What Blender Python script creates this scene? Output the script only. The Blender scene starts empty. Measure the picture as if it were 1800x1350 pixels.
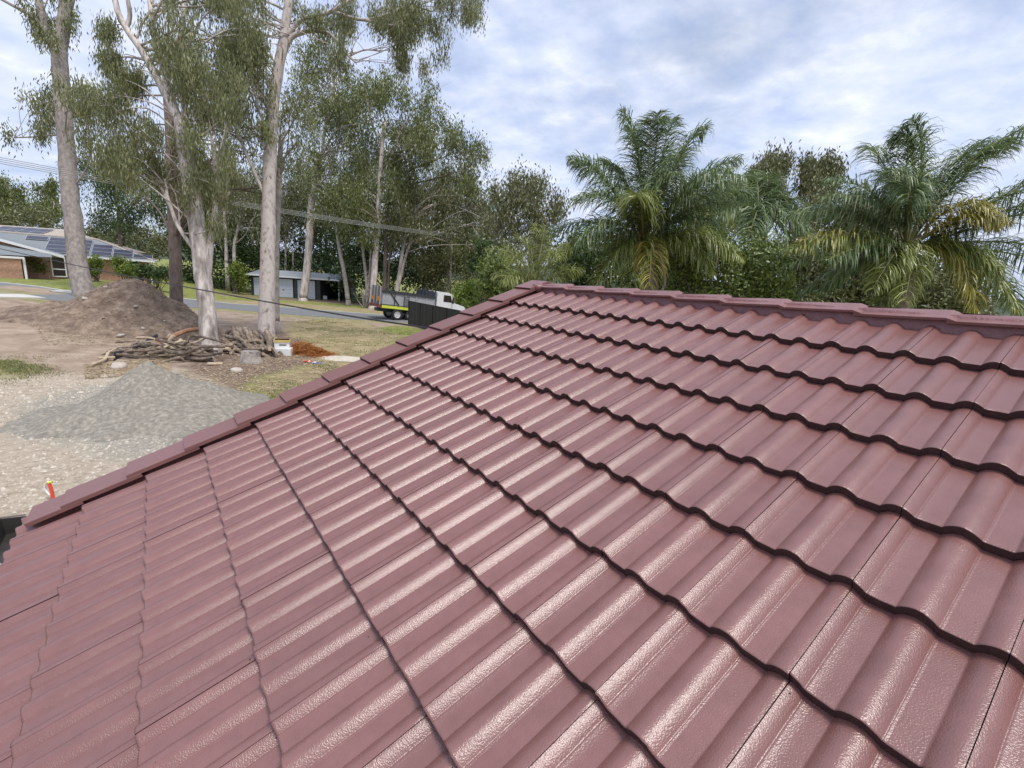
import bpy, math, random
import numpy as np
from mathutils import Vector, Matrix

# ------------------------------------------------------------------ camera, sky, sun, exposure
scene = bpy.context.scene
R = math.radians
FPX, PW, PH, CAMZ = 825.2, 1800.0, 1350.0, 4.4
MROT = np.array([[0.99771, 0.06757, 0.0], [0.01461, -0.2158, 0.97633], [0.06597, -0.9741, -0.21629]])
cam_d = bpy.data.cameras.new('camera'); cam = bpy.data.objects.new('camera', cam_d)
scene.collection.objects.link(cam); scene.camera = cam
cam_d.lens = FPX / PW * 36.0; cam_d.sensor_width = 36.0
cam_d.clip_start = 0.05; cam_d.clip_end = 6000
cm = Matrix.Identity(4)
for i in range(3):
    cm[i][0] = MROT[i, 0]; cm[i][1] = -MROT[i, 1]; cm[i][2] = -MROT[i, 2]
cm[2][3] = CAMZ
cam.matrix_world = cm

SUN_EL, SUN_AZ = R(66), R(140)
sd = Vector((math.sin(SUN_AZ) * math.cos(SUN_EL), math.cos(SUN_AZ) * math.cos(SUN_EL), math.sin(SUN_EL)))
sun_d = bpy.data.lights.new('sun', 'SUN'); sun = bpy.data.objects.new('sun', sun_d)
scene.collection.objects.link(sun)
sun_d.energy = 2.6; sun_d.angle = R(20.0); sun_d.color = (1.0, 0.95, 0.88)
sun.rotation_euler = (-sd).to_track_quat('-Z', 'Y').to_euler()
sun.location = (20, -10, 40)

scene.view_settings.view_transform = 'Standard'
scene.view_settings.look = 'None'
scene.view_settings.gamma = 1.0
scene.view_settings.exposure = 0.28
scene.view_settings.use_curve_mapping = False

world = bpy.data.worlds.new('World'); scene.world = world; world.use_nodes = True
wt = world.node_tree; wt.nodes.clear()
def wn(t, **k):
    n = wt.nodes.new(t)
    for a, b in k.items(): setattr(n, a, b)
    return n
wl = wt.links.new
w_out = wn('ShaderNodeOutputWorld'); w_bg = wn('ShaderNodeBackground')
w_sky = wn('ShaderNodeTexSky', sky_type='NISHITA')
w_sky.sun_disc = False; w_sky.sun_elevation = SUN_EL; w_sky.sun_rotation = SUN_AZ
w_sky.air_density = 1.0; w_sky.dust_density = 1.2; w_sky.ozone_density = 1.5
w_tc = wn('ShaderNodeTexCoord'); w_sep = wn('ShaderNodeSeparateXYZ'); wl(w_tc.outputs['Generated'], w_sep.inputs[0])
def wmath(op, a, b=None, c=None):
    n = wn('ShaderNodeMath', operation=op)
    for i, v in enumerate((a, b, c)):
        if v is None: continue
        if isinstance(v, (int, float)): n.inputs[i].default_value = v
        else: wl(v, n.inputs[i])
    return n.outputs[0]
zz = wmath('ADD', wmath('MAXIMUM', w_sep.outputs['Z'], 0.0), 0.22)
w_cmb = wn('ShaderNodeCombineXYZ')
wl(wmath('DIVIDE', w_sep.outputs['X'], zz), w_cmb.inputs[0]); wl(wmath('DIVIDE', w_sep.outputs['Y'], zz), w_cmb.inputs[1])
w_map = wn('ShaderNodeMapping'); wl(w_cmb.outputs[0], w_map.inputs[0])
w_map.inputs['Rotation'].default_value = (0, 0, R(25)); w_map.inputs['Scale'].default_value = (0.95, 1.05, 1.0)
w_map.inputs['Location'].default_value = (7.4, 5.2, 0)
def wnoise(scale, detail, rough, dist=0.0, off=0.0):
    n = wn('ShaderNodeTexNoise'); n.inputs['Scale'].default_value = scale; n.inputs['Detail'].default_value = detail
    n.inputs['Roughness'].default_value = rough; n.inputs['Distortion'].default_value = dist
    m = wn('ShaderNodeVectorMath', operation='ADD'); m.inputs[1].default_value = (off, off * 1.7, 0); wl(w_map.outputs[0], m.inputs[0])
    wl(m.outputs[0], n.inputs['Vector']); return n.outputs['Fac']
def wramp(fac, stops):
    n = wn('ShaderNodeValToRGB'); wl(fac, n.inputs[0]); e = n.color_ramp.elements
    while len(e) < len(stops): e.new(0.5)
    for el, (p, c) in zip(e, stops): el.position = p; el.color = (*c, 1)
    return n.outputs[0]
def wmix(fac, a, b):
    n = wn('ShaderNodeMix', data_type='RGBA')
    if isinstance(fac, float): n.inputs[0].default_value = fac
    else: wl(fac, n.inputs[0])
    wl(a, n.inputs[6]); wl(b, n.inputs[7]); return n.outputs[2]
big = wnoise(0.9, 4, 0.55, 0.2)
mid = wnoise(3.0, 9, 0.58, 0.1, 4.0)
fine = wnoise(6.5, 8, 0.58, 0.1, 7.0)
cover = wramp(wmath('ADD', wmath('MULTIPLY', big, 0.65), wmath('MULTIPLY', mid, 0.35)), [(0.38, (0.55, 0.55, 0.55)), (0.54, (1, 1, 1))])
lum = wmath('ADD', wmath('ADD', wmath('MULTIPLY', wnoise(1.5, 6, 0.55, 0.3, 9.0), 0.18), wmath('MULTIPLY', mid, 0.42)), wmath('MULTIPLY', fine, 0.40))
shade = wramp(lum, [(0.36, (4.9, 5.8, 8.4)), (0.46, (5.9, 6.7, 8.9)), (0.54, (6.9, 7.5, 9.2)), (0.66, (9.2, 9.4, 10.0))])
skycol = wmix(wmath('MULTIPLY', cover, 0.96), w_sky.outputs[0], shade)
wl(skycol, w_bg.inputs['Color']); w_bg.inputs['Strength'].default_value = 0.1
wl(w_bg.outputs[0], w_out.inputs['Surface'])

# ------------------------------------------------------------------ helpers
rng = np.random.default_rng(7); random.seed(7)
COL = scene.collection
WM = {}
def sstep(a, b, x):
    t = np.clip((x - a) / (b - a), 0, 1); return t * t * (3 - 2 * t)
def hbase(x, y):
    x = np.asarray(x, float); y = np.asarray(y, float)
    h = 1.5 * sstep(3, 20, -x - 0.5 * y) * sstep(12, 30, y)
    h = h - 1.6 * sstep(-10, 18, x) * sstep(34, 60, y)
    return h
def ray(px, py): return MROT @ np.array([(px - 900) / FPX, (py - 675) / FPX, 1.0])
def P(px, py, depth):
    v = ray(px, py) * depth; return np.array([v[0], v[1], v[2] + CAMZ])
def gp(px, py):
    d = ray(px, py); lo = None
    for t in np.linspace(2, 150, 1500):
        q = d * t
        if q[2] + CAMZ <= float(hbase(q[0], q[1])):
            return np.array([q[0], q[1], float(hbase(q[0], q[1]))])
    q = d * 150; return np.array([q[0], q[1], 0.0])

def new_mesh(name, V, F, smooth=False, mats=(), midx=None):
    me = bpy.data.meshes.new(name)
    V = np.asarray(V, dtype=np.float32)
    if isinstance(F, np.ndarray) and F.ndim == 2:
        k = F.shape[1]; nf = len(F)
        me.vertices.add(len(V)); me.vertices.foreach_set('co', V.ravel())
        me.loops.add(nf * k); me.loops.foreach_set('vertex_index', F.astype(np.int32).ravel())
        me.polygons.add(nf); me.polygons.foreach_set('loop_start', np.arange(0, nf * k, k, dtype=np.int32))
        me.update(calc_edges=True)
    else:
        me.from_pydata([tuple(v) for v in V], [], [tuple(f) for f in F]); me.update()
    for m in mats: me.materials.append(m)
    if midx is not None: me.polygons.foreach_set('material_index', np.asarray(midx, dtype=np.int32))
    if smooth: me.polygons.foreach_set('use_smooth', np.ones(len(me.polygons), dtype=bool))
    me.validate(); return me
def link(name, data, parent=None, mw=None, **props):
    o = bpy.data.objects.new(name, data); COL.objects.link(o)
    mw = mw if mw is not None else Matrix.Identity(4)
    if parent is not None:
        o.parent = parent; o.matrix_parent_inverse = WM[parent.name].inverted()
    o.matrix_basis = mw; WM[o.name] = mw.copy()
    for k, v in props.items(): o[k] = v
    return o
def thing(name, loc, label, cat, group=None):
    o = link(name, None, None, Matrix.Translation(Vector(loc)), label=label, category=cat)
    o.empty_display_size = 0.3
    if group: o['group'] = group
    return o
def tag(o, label, cat, group=None):
    o['label'] = label; o['category'] = cat
    if group: o['group'] = group
    return o
def attr_float(me, name, vals):
    a = me.attributes.new(name, 'FLOAT', 'POINT'); a.data.foreach_set('value', np.asarray(vals, dtype=np.float32))

class MB:
    def __init__(s): s.V = []; s.F = []; s.M = []; s.n = 0
    def add(s, V, F, m=0):
        s.V.extend([tuple(v) for v in V]); s.F.extend([tuple(i + s.n for i in f) for f in F]); s.M.extend([m] * len(F)); s.n += len(V)
    def box(s, lo, hi, m=0, T=None):
        x0, y0, z0 = lo; x1, y1, z1 = hi
        V = [(x0, y0, z0), (x1, y0, z0), (x1, y1, z0), (x0, y1, z0), (x0, y0, z1), (x1, y0, z1), (x1, y1, z1), (x0, y1, z1)]
        if T is not None: V = [tuple(T @ Vector(v)) for v in V]
        s.add(V, [(0, 3, 2, 1), (4, 5, 6, 7), (0, 1, 5, 4), (1, 2, 6, 5), (2, 3, 7, 6), (3, 0, 4, 7)], m)
    def tube(s, pts, rad, sides=8, m=0, mcap=None, rough=0.0, seed=0):
        V, F = tube_geo(pts, rad, sides, rough, seed); n = len(pts)
        s.add(V, F, m)
        base = s.n - len(V)
        for fan in ([base + i for i in range(sides)][::-1], [base + (n - 1) * sides + i for i in range(sides)]):
            s.F.append(tuple(fan)); s.M.append(m if mcap is None else mcap)
    def mesh(s, name, mats, smooth=False): return new_mesh(name, s.V, s.F, smooth, mats, s.M)
def tube_geo(pts, rad, sides=8, rough=0.0, seed=0):
    pts = np.asarray(pts, float); n = len(pts); rad = np.broadcast_to(np.asarray(rad, float), (n,))
    tan = np.gradient(pts, axis=0); tan /= np.linalg.norm(tan, axis=1, keepdims=True) + 1e-9
    ref = np.array([1.0, 0.13, 0.07]) if abs(tan[0][0]) < 0.8 else np.array([0.1, 1.0, 0.05])
    V = []; r_ = np.random.default_rng(seed)
    a = np.linspace(0, 2 * math.pi, sides, endpoint=False)
    for i in range(n):
        u = np.cross(tan[i], ref); u /= np.linalg.norm(u) + 1e-9; w = np.cross(tan[i], u)
        rr = rad[i] * (1 + rough * r_.normal(size=sides))
        V.append(pts[i] + (np.cos(a) * rr)[:, None] * u + (np.sin(a) * rr)[:, None] * w)
    V = np.concatenate(V); F = []
    for i in range(n - 1):
        for j in range(sides):
            k = (j + 1) % sides
            F.append((i * sides + j, i * sides + k, (i + 1) * sides + k, (i + 1) * sides + j))
    return V, F
def spline(pts, per=5):
    pts = np.asarray(pts, float); n = len(pts)
    if n < 3: return np.array([pts[0] + (pts[-1] - pts[0]) * t for t in np.linspace(0, 1, per + 1)])
    out = []
    for i in range(n - 1):
        p0 = pts[max(i - 1, 0)]; p1 = pts[i]; p2 = pts[i + 1]; p3 = pts[min(i + 2, n - 1)]
        for t in np.linspace(0, 1, per, endpoint=False):
            out.append(0.5 * ((2 * p1) + (-p0 + p2) * t + (2 * p0 - 5 * p1 + 4 * p2 - p3) * t * t + (-p0 + 3 * p1 - 3 * p2 + p3) * t ** 3))
    out.append(pts[-1]); return np.array(out)
def vnoise(x, y, s=1.0, seed=0, octs=4):
    out = np.zeros_like(x, dtype=float); amp = 1.0; tot = 0
    for o in range(octs):
        f = (2 ** o) / s; xi = np.floor(x * f).astype(int); yi = np.floor(y * f).astype(int); fx = x * f - xi; fy = y * f - yi
        def hsh(a, b):
            v = np.sin(a * 127.1 + b * 311.7 + seed * 74.7 + o * 19.3) * 43758.5453; return v - np.floor(v)
        ux = fx * fx * (3 - 2 * fx); uy = fy * fy * (3 - 2 * fy)
        v = (hsh(xi, yi) * (1 - ux) + hsh(xi + 1, yi) * ux) * (1 - uy) + (hsh(xi, yi + 1) * (1 - ux) + hsh(xi + 1, yi + 1) * ux) * uy
        out += amp * (v - 0.5); tot += amp; amp *= 0.5
    return out / tot * 2

# ------------------------------------------------------------------ materials
def mat(name, cols, scale=5.0, detail=6.0, rough=0.7, bump=0.0, bscale=40.0, bdist=0.01, stretch=(1, 1, 1), spec=0.5, coord='Object',
        metal=0.0, lo=0.3, hi=0.7, rand=0.0, tone=None, trans=0.0, ior=1.5, coat=0.0, bdetail=4.0):
    m = bpy.data.materials.new(name); m.use_nodes = True; nt = m.node_tree; N = nt.nodes; L = nt.links.new
    b = N['Principled BSDF']; b.inputs['Roughness'].default_value = rough; b.inputs['Metallic'].default_value = metal
    b.inputs['Specular IOR Level'].default_value = spec; b.inputs['IOR'].default_value = ior
    if coat: b.inputs['Coat Weight'].default_value = coat; b.inputs['Coat Roughness'].default_value = 0.2
    tc = N.new('ShaderNodeTexCoord'); mp = N.new('ShaderNodeMapping'); mp.inputs['Scale'].default_value = stretch
    L(tc.outputs[coord], mp.inputs[0])
    col = None
    if len(cols) == 1: b.inputs['Base Color'].default_value = (*cols[0], 1)
    else:
        nz = N.new('ShaderNodeTexNoise'); nz.inputs['Scale'].default_value = scale; nz.inputs['Detail'].default_value = detail
        nz.inputs['Roughness'].default_value = 0.62
        L(mp.outputs[0], nz.inputs['Vector']); fac = nz.outputs['Fac']
        if tone:
            at = N.new('ShaderNodeAttribute'); at.attribute_name = tone
            mm = N.new('ShaderNodeMath'); mm.operation = 'MULTIPLY_ADD'; L(nz.outputs['Fac'], mm.inputs[0]); mm.inputs[1].default_value = 0.35
            m2 = N.new('ShaderNodeMath'); m2.operation = 'MULTIPLY'; L(at.outputs['Fac'], m2.inputs[0]); m2.inputs[1].default_value = 0.65
            L(m2.outputs[0], mm.inputs[2]); fac = mm.outputs[0]
        rp = N.new('ShaderNodeValToRGB'); L(fac, rp.inputs[0]); e = rp.color_ramp.elements
        while len(e) < len(cols): e.new(0.5)
        for i, c in enumerate(cols): e[i].position = lo + (hi - lo) * i / (len(cols) - 1); e[i].color = (*c, 1)
        col = rp.outputs[0]
        if rand:
            oi = N.new('ShaderNodeObjectInfo'); hs = N.new('ShaderNodeHueSaturation')
            mr = N.new('ShaderNodeMapRange'); L(oi.outputs['Random'], mr.inputs[0]); mr.inputs[3].default_value = 1 - rand; mr.inputs[4].default_value = 1 + rand
            L(mr.outputs[0], hs.inputs['Value']); L(col, hs.inputs['Color']); col = hs.outputs[0]
        L(col, b.inputs['Base Color'])
    if bump:
        bz = N.new('ShaderNodeTexNoise'); bz.inputs['Scale'].default_value = bscale; bz.inputs['Detail'].default_value = bdetail
        L(mp.outputs[0], bz.inputs['Vector']); bp = N.new('ShaderNodeBump'); bp.inputs['Strength'].default_value = bump
        bp.inputs['Distance'].default_value = bdist; L(bz.outputs['Fac'], bp.inputs['Height']); L(bp.outputs[0], b.inputs['Normal'])
    if trans:
        out = N['Material Output']; tr = N.new('ShaderNodeBsdfTranslucent'); mx = N.new('ShaderNodeMixShader'); mx.inputs[0].default_value = trans
        if col is not None: L(col, tr.inputs[0])
        else: tr.inputs[0].default_value = (*cols[0], 1)
        L(b.outputs[0], mx.inputs[1]); L(tr.outputs[0], mx.inputs[2]); L(mx.outputs[0], out.inputs['Surface'])
    return m

M = {}
M['paint'] = mat('roof_paint', [(0.178, 0.077, 0.067), (0.203, 0.09, 0.079), (0.228, 0.103, 0.091)], scale=9, rough=0.31, bump=0.34, bscale=250, bdist=0.0038, spec=0.85, bdetail=2.0, rand=0.05)
M['butt'] = mat('dark_tile_edge', [(0.028, 0.011, 0.011), (0.06, 0.025, 0.024)], scale=60, rough=0.75, bump=0.5, bscale=150, bdist=0.004)  # much darker maroon than the roof paint, for tile butts, sides and undersides
M['mortar'] = mat('painted_mortar', [(0.16, 0.07, 0.075), (0.23, 0.105, 0.11)], scale=30, rough=0.5, bump=0.6, bscale=90, bdist=0.008)
M['sarking'] = mat('dark_sarking', [(0.01, 0.008, 0.008), (0.02, 0.015, 0.015)], rough=0.9)
M['gutter'] = mat('charcoal_gutter', [(0.03, 0.027, 0.025), (0.06, 0.054, 0.05)], scale=8, rough=0.35)
M['bead'] = mat('taupe_gutter_bead', [(0.16, 0.135, 0.115), (0.22, 0.19, 0.165)], rough=0.4)
M['brick'] = mat('brick', [(0.38, 0.19, 0.12), (0.5, 0.29, 0.2), (0.6, 0.39, 0.29)], scale=9, rough=0.85, bump=0.3)
M['render'] = mat('cream_render', [(0.5, 0.45, 0.38), (0.6, 0.55, 0.47)], rough=0.85, bump=0.2)
M['white'] = mat('white_paint', [(0.74, 0.74, 0.72), (0.82, 0.82, 0.8)], rough=0.45)
M['glass'] = mat('dark_glass', [(0.02, 0.012, 0.014), (0.03, 0.02, 0.02)], rough=0.08)
M['solar'] = mat('solar_cell', [(0.022, 0.024, 0.045), (0.034, 0.036, 0.06)], rough=0.35)
M['alu'] = mat('aluminium_edge', [(0.6, 0.6, 0.62), (0.7, 0.7, 0.72)], rough=0.35, metal=0.6)
M['grey_tile'] = mat('grey_roof_tile', [(0.16, 0.18, 0.19), (0.24, 0.26, 0.27)], scale=3, rough=0.6, bump=0.6, bscale=6, bdist=0.05, stretch=(1, 4, 1))
M['beige_tile'] = mat('beige_roof_tile', [(0.36, 0.31, 0.26), (0.46, 0.4, 0.34)], scale=3, rough=0.7, bump=0.5, bscale=6, bdist=0.05)
M['charcoal'] = mat('charcoal_steel', [(0.03, 0.035, 0.038), (0.045, 0.05, 0.053)], rough=0.5)
M['fence'] = mat('charcoal_fence_steel', [(0.012, 0.014, 0.014), (0.02, 0.022, 0.022)], rough=0.55)
M['dark'] = mat('dark_interior', [(0.008, 0.008, 0.008), (0.015, 0.014, 0.013)], rough=0.9)
M['asphalt'] = mat('asphalt', [(0.15, 0.155, 0.16), (0.2, 0.205, 0.21)], scale=3, rough=0.85, bump=0.3, bscale=80)
M['concrete'] = mat('concrete', [(0.5, 0.48, 0.45), (0.62, 0.6, 0.57)], scale=3, rough=0.85, bump=0.2)
M['bark_pale'] = mat('pale_gum_bark', [(0.20, 0.165, 0.145), (0.4, 0.34, 0.31), (0.6, 0.53, 0.49)], scale=2.2, rough=0.85, bump=0.5, bscale=9, bdist=0.03, stretch=(1.6, 1.6, 0.35), lo=0.26, hi=0.62)
M['bark_white'] = mat('white_gum_bark', [(0.16, 0.135, 0.115), (0.35, 0.305, 0.27), (0.62, 0.56, 0.52)], scale=2.4, rough=0.85, bump=0.6, bscale=7, bdist=0.03, stretch=(1.5, 1.5, 0.25), lo=0.3, hi=0.6)
M['bark_pink'] = mat('pinkish_spotted_gum_bark', [(0.13, 0.105, 0.092), (0.34, 0.295, 0.265), (0.48, 0.425, 0.39)], scale=5, rough=0.85, bump=0.4, bscale=14, bdist=0.02, stretch=(1.2, 1.2, 0.6), lo=0.3, hi=0.5)
M['bark_grey'] = mat('grey_mottled_bark', [(0.17, 0.145, 0.13), (0.28, 0.245, 0.22), (0.38, 0.335, 0.3)], scale=5, rough=0.9, bump=0.6, bscale=12, bdist=0.03, stretch=(1, 1, 0.6), lo=0.3, hi=0.66)
M['bark_dark'] = mat('dark_bark', [(0.10, 0.075, 0.062), (0.17, 0.13, 0.11), (0.24, 0.19, 0.165)], scale=4, rough=0.95, bump=0.7, bscale=14, bdist=0.03, stretch=(1.5, 1.5, 0.4))
def leafmat(n, cols, **k): return mat(n, cols, scale=0.6, detail=2, rough=k.pop('rough', 0.42), tone='tone', trans=k.pop('trans', 0.22), lo=0.15, hi=0.85, **k)
M['gum'] = leafmat('gum_leaf', [(0.07, 0.088, 0.034), (0.16, 0.18, 0.074), (0.27, 0.285, 0.125), (0.4, 0.395, 0.21)], trans=0.35)
M['gum_far'] = leafmat('far_gum_leaf', [(0.045, 0.063, 0.02), (0.112, 0.137, 0.041), (0.2, 0.225, 0.072), (0.3, 0.31, 0.12)], trans=0.32)
M['gum_olive'] = leafmat('olive_gum_leaf', [(0.045, 0.058, 0.022), (0.105, 0.115, 0.042), (0.175, 0.178, 0.07), (0.25, 0.245, 0.115)])
M['dense'] = leafmat('dense_green_leaf', [(0.014, 0.028, 0.009), (0.038, 0.07, 0.018), (0.075, 0.12, 0.03), (0.13, 0.19, 0.052)])
M['shrub'] = leafmat('shrub_leaf', [(0.04, 0.07, 0.016), (0.11, 0.155, 0.034), (0.2, 0.255, 0.06), (0.36, 0.4, 0.13)], rough=0.35)
M['lime'] = leafmat('bright_lime_leaf', [(0.06, 0.10, 0.015), (0.13, 0.19, 0.028), (0.22, 0.28, 0.05), (0.3, 0.36, 0.09)])
M['palm'] = leafmat('palm_leaflet', [(0.045, 0.082, 0.03), (0.12, 0.18, 0.07), (0.225, 0.29, 0.13), (0.37, 0.42, 0.23)], rough=0.34, trans=0.25)
M['palm_olive'] = leafmat('olive_palm_leaflet', [(0.075, 0.105, 0.022), (0.17, 0.21, 0.05), (0.29, 0.325, 0.09), (0.43, 0.44, 0.17)], rough=0.32)
M['palm_yellow'] = leafmat('yellowing_palm_leaflet', [(0.13, 0.13, 0.025), (0.24, 0.22, 0.04), (0.36, 0.31, 0.06), (0.46, 0.4, 0.12)], rough=0.35)
M['rachis'] = mat('palm_rachis', [(0.16, 0.16, 0.06), (0.26, 0.24, 0.11)], rough=0.5)
M['boot'] = mat('palm_boot', [(0.10, 0.075, 0.05), (0.22, 0.17, 0.12), (0.34, 0.28, 0.2)], scale=8, rough=0.85, stretch=(3, 3, 1))
M['grassb'] = leafmat('grass_blade', [(0.09, 0.12, 0.03), (0.15, 0.19, 0.05), (0.24, 0.26, 0.09), (0.36, 0.33, 0.15)], rough=0.6)
M['dirt'] = mat('brown_dirt', [(0.13, 0.09, 0.064), (0.24, 0.175, 0.128), (0.38, 0.29, 0.215)], scale=2.2, detail=12, rough=0.95, bump=1.0, bscale=6, bdist=0.22, lo=0.32, hi=0.68)
M['gravel'] = mat('grey_crusher_dust', [(0.195, 0.177, 0.143), (0.27, 0.247, 0.203), (0.4, 0.362, 0.297)], scale=9, detail=14, rough=0.95, bump=1.0, bscale=22, bdist=0.05, lo=0.34, hi=0.68)
M['log'] = mat('grey_brown_log', [(0.09, 0.066, 0.048), (0.2, 0.155, 0.118), (0.35, 0.285, 0.225)], scale=6, rough=0.9, bump=0.6, bscale=20, bdist=0.02, rand=0.35)
M['log_end'] = mat('cut_log_end', [(0.4, 0.31, 0.21), (0.56, 0.45, 0.33)], scale=12, rough=0.9)
M['log_orange'] = mat('orange_brown_branch', [(0.26, 0.13, 0.07), (0.42, 0.24, 0.14)], scale=5, rough=0.85)
M['log_pale'] = mat('pale_peeled_wood', [(0.38, 0.3, 0.2), (0.56, 0.46, 0.33)], scale=6, rough=0.85)
M['plastic_black'] = mat('black_plastic_sheet', [(0.012, 0.014, 0.02), (0.03, 0.034, 0.045)], rough=0.25, bump=0.6, bscale=10, bdist=0.05)
M['rock'] = mat('pale_rock', [(0.4, 0.34, 0.29), (0.58, 0.52, 0.46)], scale=6, rough=0.9, bump=0.4)
M['orange_brush'] = mat('dry_orange_brush', [(0.22, 0.07, 0.015), (0.42, 0.16, 0.04), (0.5, 0.24, 0.08)], scale=6, rough=0.85, trans=0.15)
M['yellow'] = mat('yellow_board', [(0.55, 0.4, 0.12), (0.65, 0.5, 0.2)], rough=0.6)
M['red'] = mat('red_tape', [(0.7, 0.06, 0.03), (0.8, 0.1, 0.05)], rough=0.5)
M['blue'] = mat('blue_wrapper', [(0.06, 0.08, 0.3), (0.1, 0.12, 0.4)], rough=0.5)
M['hivis'] = mat('yellow_green_stripe', [(0.55, 0.65, 0.06), (0.65, 0.72, 0.1)], rough=0.45)
M['tray'] = mat('grey_truck_tray', [(0.3, 0.31, 0.33), (0.42, 0.43, 0.45)], rough=0.4, scale=2)
M['tailgate'] = mat('weathered_tailgate', [(0.12, 0.1, 0.085), (0.2, 0.17, 0.14)], rough=0.7)
M['rubber'] = mat('tyre_rubber', [(0.018, 0.018, 0.018), (0.035, 0.034, 0.032)], rough=0.85)
M['orange'] = mat('orange_reflector', [(0.75, 0.25, 0.03), (0.85, 0.32, 0.05)], rough=0.3)
M['redbar'] = mat('dark_red_bumper', [(0.16, 0.04, 0.035), (0.22, 0.06, 0.05)], rough=0.5)
M['pole'] = mat('weathered_pole', [(0.25, 0.22, 0.19), (0.4, 0.36, 0.32)], scale=4, rough=0.9, stretch=(3, 3, 0.3))
M['wire'] = mat('grey_wire', [(0.3, 0.31, 0.29), (0.38, 0.39, 0.36)], rough=0.5)
M['cable'] = mat('black_cable', [(0.012, 0.012, 0.012), (0.02, 0.02, 0.02)], rough=0.5)
M['tray_w'] = mat('pale_roller_door', [(0.5, 0.54, 0.6), (0.58, 0.62, 0.68)], rough=0.5)
M['steel_roof'] = mat('grey_steel_roof', [(0.3, 0.33, 0.36), (0.38, 0.41, 0.44)], rough=0.4, scale=1)
M['charcoal_blue'] = mat('dark_blue_tarp', [(0.02, 0.024, 0.035), (0.05, 0.055, 0.075)], rough=0.5, scale=3)
M['hill'] = mat('forested_hill', [(0.02, 0.035, 0.018), (0.05, 0.07, 0.035), (0.075, 0.095, 0.05)], scale=0.05, detail=10, rough=0.9, bump=1.0, bscale=0.08, bdist=6)
M['straw'] = mat('dry_litter', [(0.22, 0.15, 0.09), (0.42, 0.32, 0.2), (0.6, 0.5, 0.34)], scale=9, rough=0.9)
M['clod'] = mat('clod', [(0.11, 0.078, 0.055), (0.22, 0.16, 0.118), (0.38, 0.3, 0.235)], scale=1.5, detail=8, rough=0.95)
M['pebble'] = mat('pebble', [(0.3, 0.26, 0.21), (0.48, 0.42, 0.34), (0.66, 0.6, 0.52)], scale=8, rough=0.9)

# ------------------------------------------------------------------ ground
def in_poly(x, y, poly):
    inside = np.zeros(x.shape, bool); n = len(poly)
    for i in range(n):
        x0, y0 = poly[i]; x1, y1 = poly[(i + 1) % n]
        c = ((y0 > y) != (y1 > y)) & (x < (x1 - x0) * (y - y0) / (y1 - y0 + 1e-12) + x0)
        inside ^= c
    return inside
def wpoly(pp): return [tuple(gp(a, b)[:2]) for a, b in pp]

# road centre line (real positions on the terrain, about 6.2 m wide)
road_c = [(-95, 44), (-62, 39.5)] + [tuple(gp(a, b)[:2]) for a, b in ((60, 514), (240, 526), (400, 538), (560, 551), (690, 560))]
e0 = np.array(road_c[-1]); road_c += [tuple(e0 + np.array([8, 1.5])), tuple(e0 + np.array([24, 9])), tuple(e0 + np.array([60, 30]))]
road_pts = spline(np.array([(a, b, 0) for a, b in road_c]), 10)[:, :2]
def road_dist(x, y):
    d = np.full(x.shape, 1e9)
    for i in range(len(road_pts) - 1):
        a = road_pts[i]; b = road_pts[i + 1]; ab = b - a; L2 = ab @ ab + 1e-9
        t = np.clip(((x - a[0]) * ab[0] + (y - a[1]) * ab[1]) / L2, 0, 1)
        d = np.minimum(d, np.hypot(x - a[0] - t * ab[0], y - a[1] - t * ab[1]))
    return d
def graded(lo, hi, step, far, n=26):
    core = np.arange(lo, hi + 1e-6, step); g = np.geomspace(step * 1.5, far, n)
    return np.concatenate([(lo - np.cumsum(g) * far / np.cumsum(g)[-1])[::-1], core, hi + np.cumsum(g) * far / np.cumsum(g)[-1]])
gx = graded(-52, 14, 0.33, 2600); gy = graded(1.0, 62, 0.33, 2600)
GX, GY = np.meshgrid(gx, gy); RD = road_dist(GX, GY)
off = sstep(3.6, 5.2, RD)
GZ = hbase(GX, GY) + off * (0.10 * vnoise(GX, GY, 3.0, 1) + 0.03 * vnoise(GX, GY, 0.7, 5, 2)) * (np.hypot(GX, GY) < 70)
jx = 0.9 * vnoise(GX, GY, 2.0, 11); jy = 0.9 * vnoise(GX, GY, 2.0, 23)
def blur(z, k=2):
    for _ in range(k):
        p = np.pad(z, 1, mode='edge'); z = (p[:-2, 1:-1] + p[2:, 1:-1] + p[1:-1, :-2] + p[1:-1, 2:] + 2 * z) / 6
    return z
def zone(pp): return blur(in_poly(GX + jx, GY + jy, wpoly(pp)).astype(float), 3)
tan_z = zone([(-80, 668), (60, 662), (130, 655), (200, 655), (300, 640), (450, 690), (420, 770), (250, 860), (60, 940), (-80, 1000)])
tan_z = np.maximum(tan_z, (np.hypot(GX + 4.2, GY - 5.4) < 6.0) * 1.0)
grn_z = np.maximum(zone([(-120, 632), (60, 632), (78, 650), (62, 668), (-10, 672), (-120, 664)]) * 0.55,
                   zone([(400, 716), (452, 668), (540, 640), (600, 640), (590, 700), (420, 790), (385, 760)]))
grn_z = np.maximum(grn_z, zone([(640, 578), (700, 574), (760, 580), (770, 620), (690, 640), (655, 600)]))
dry_z = zone([(500, 566), (560, 560), (660, 572), (700, 590), (690, 650), (560, 700), (440, 690), (480, 660), (560, 640), (520, 600)])
side = GY - np.interp(GX, road_pts[:, 0], road_pts[:, 1])
far_side = ((side > 0) & (RD > 3.0)).astype(float)
verge = ((RD < 5.2) & (side < 0)).astype(float) * 0.55
strawband = far_side * sstep(-36, -28, GX) * (1 - sstep(7.5, 10.5, RD)) * sstep(3.8, 5, RD)
leafdark = far_side * sstep(12, 16, RD) * sstep(-40, -34, GX)
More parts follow.
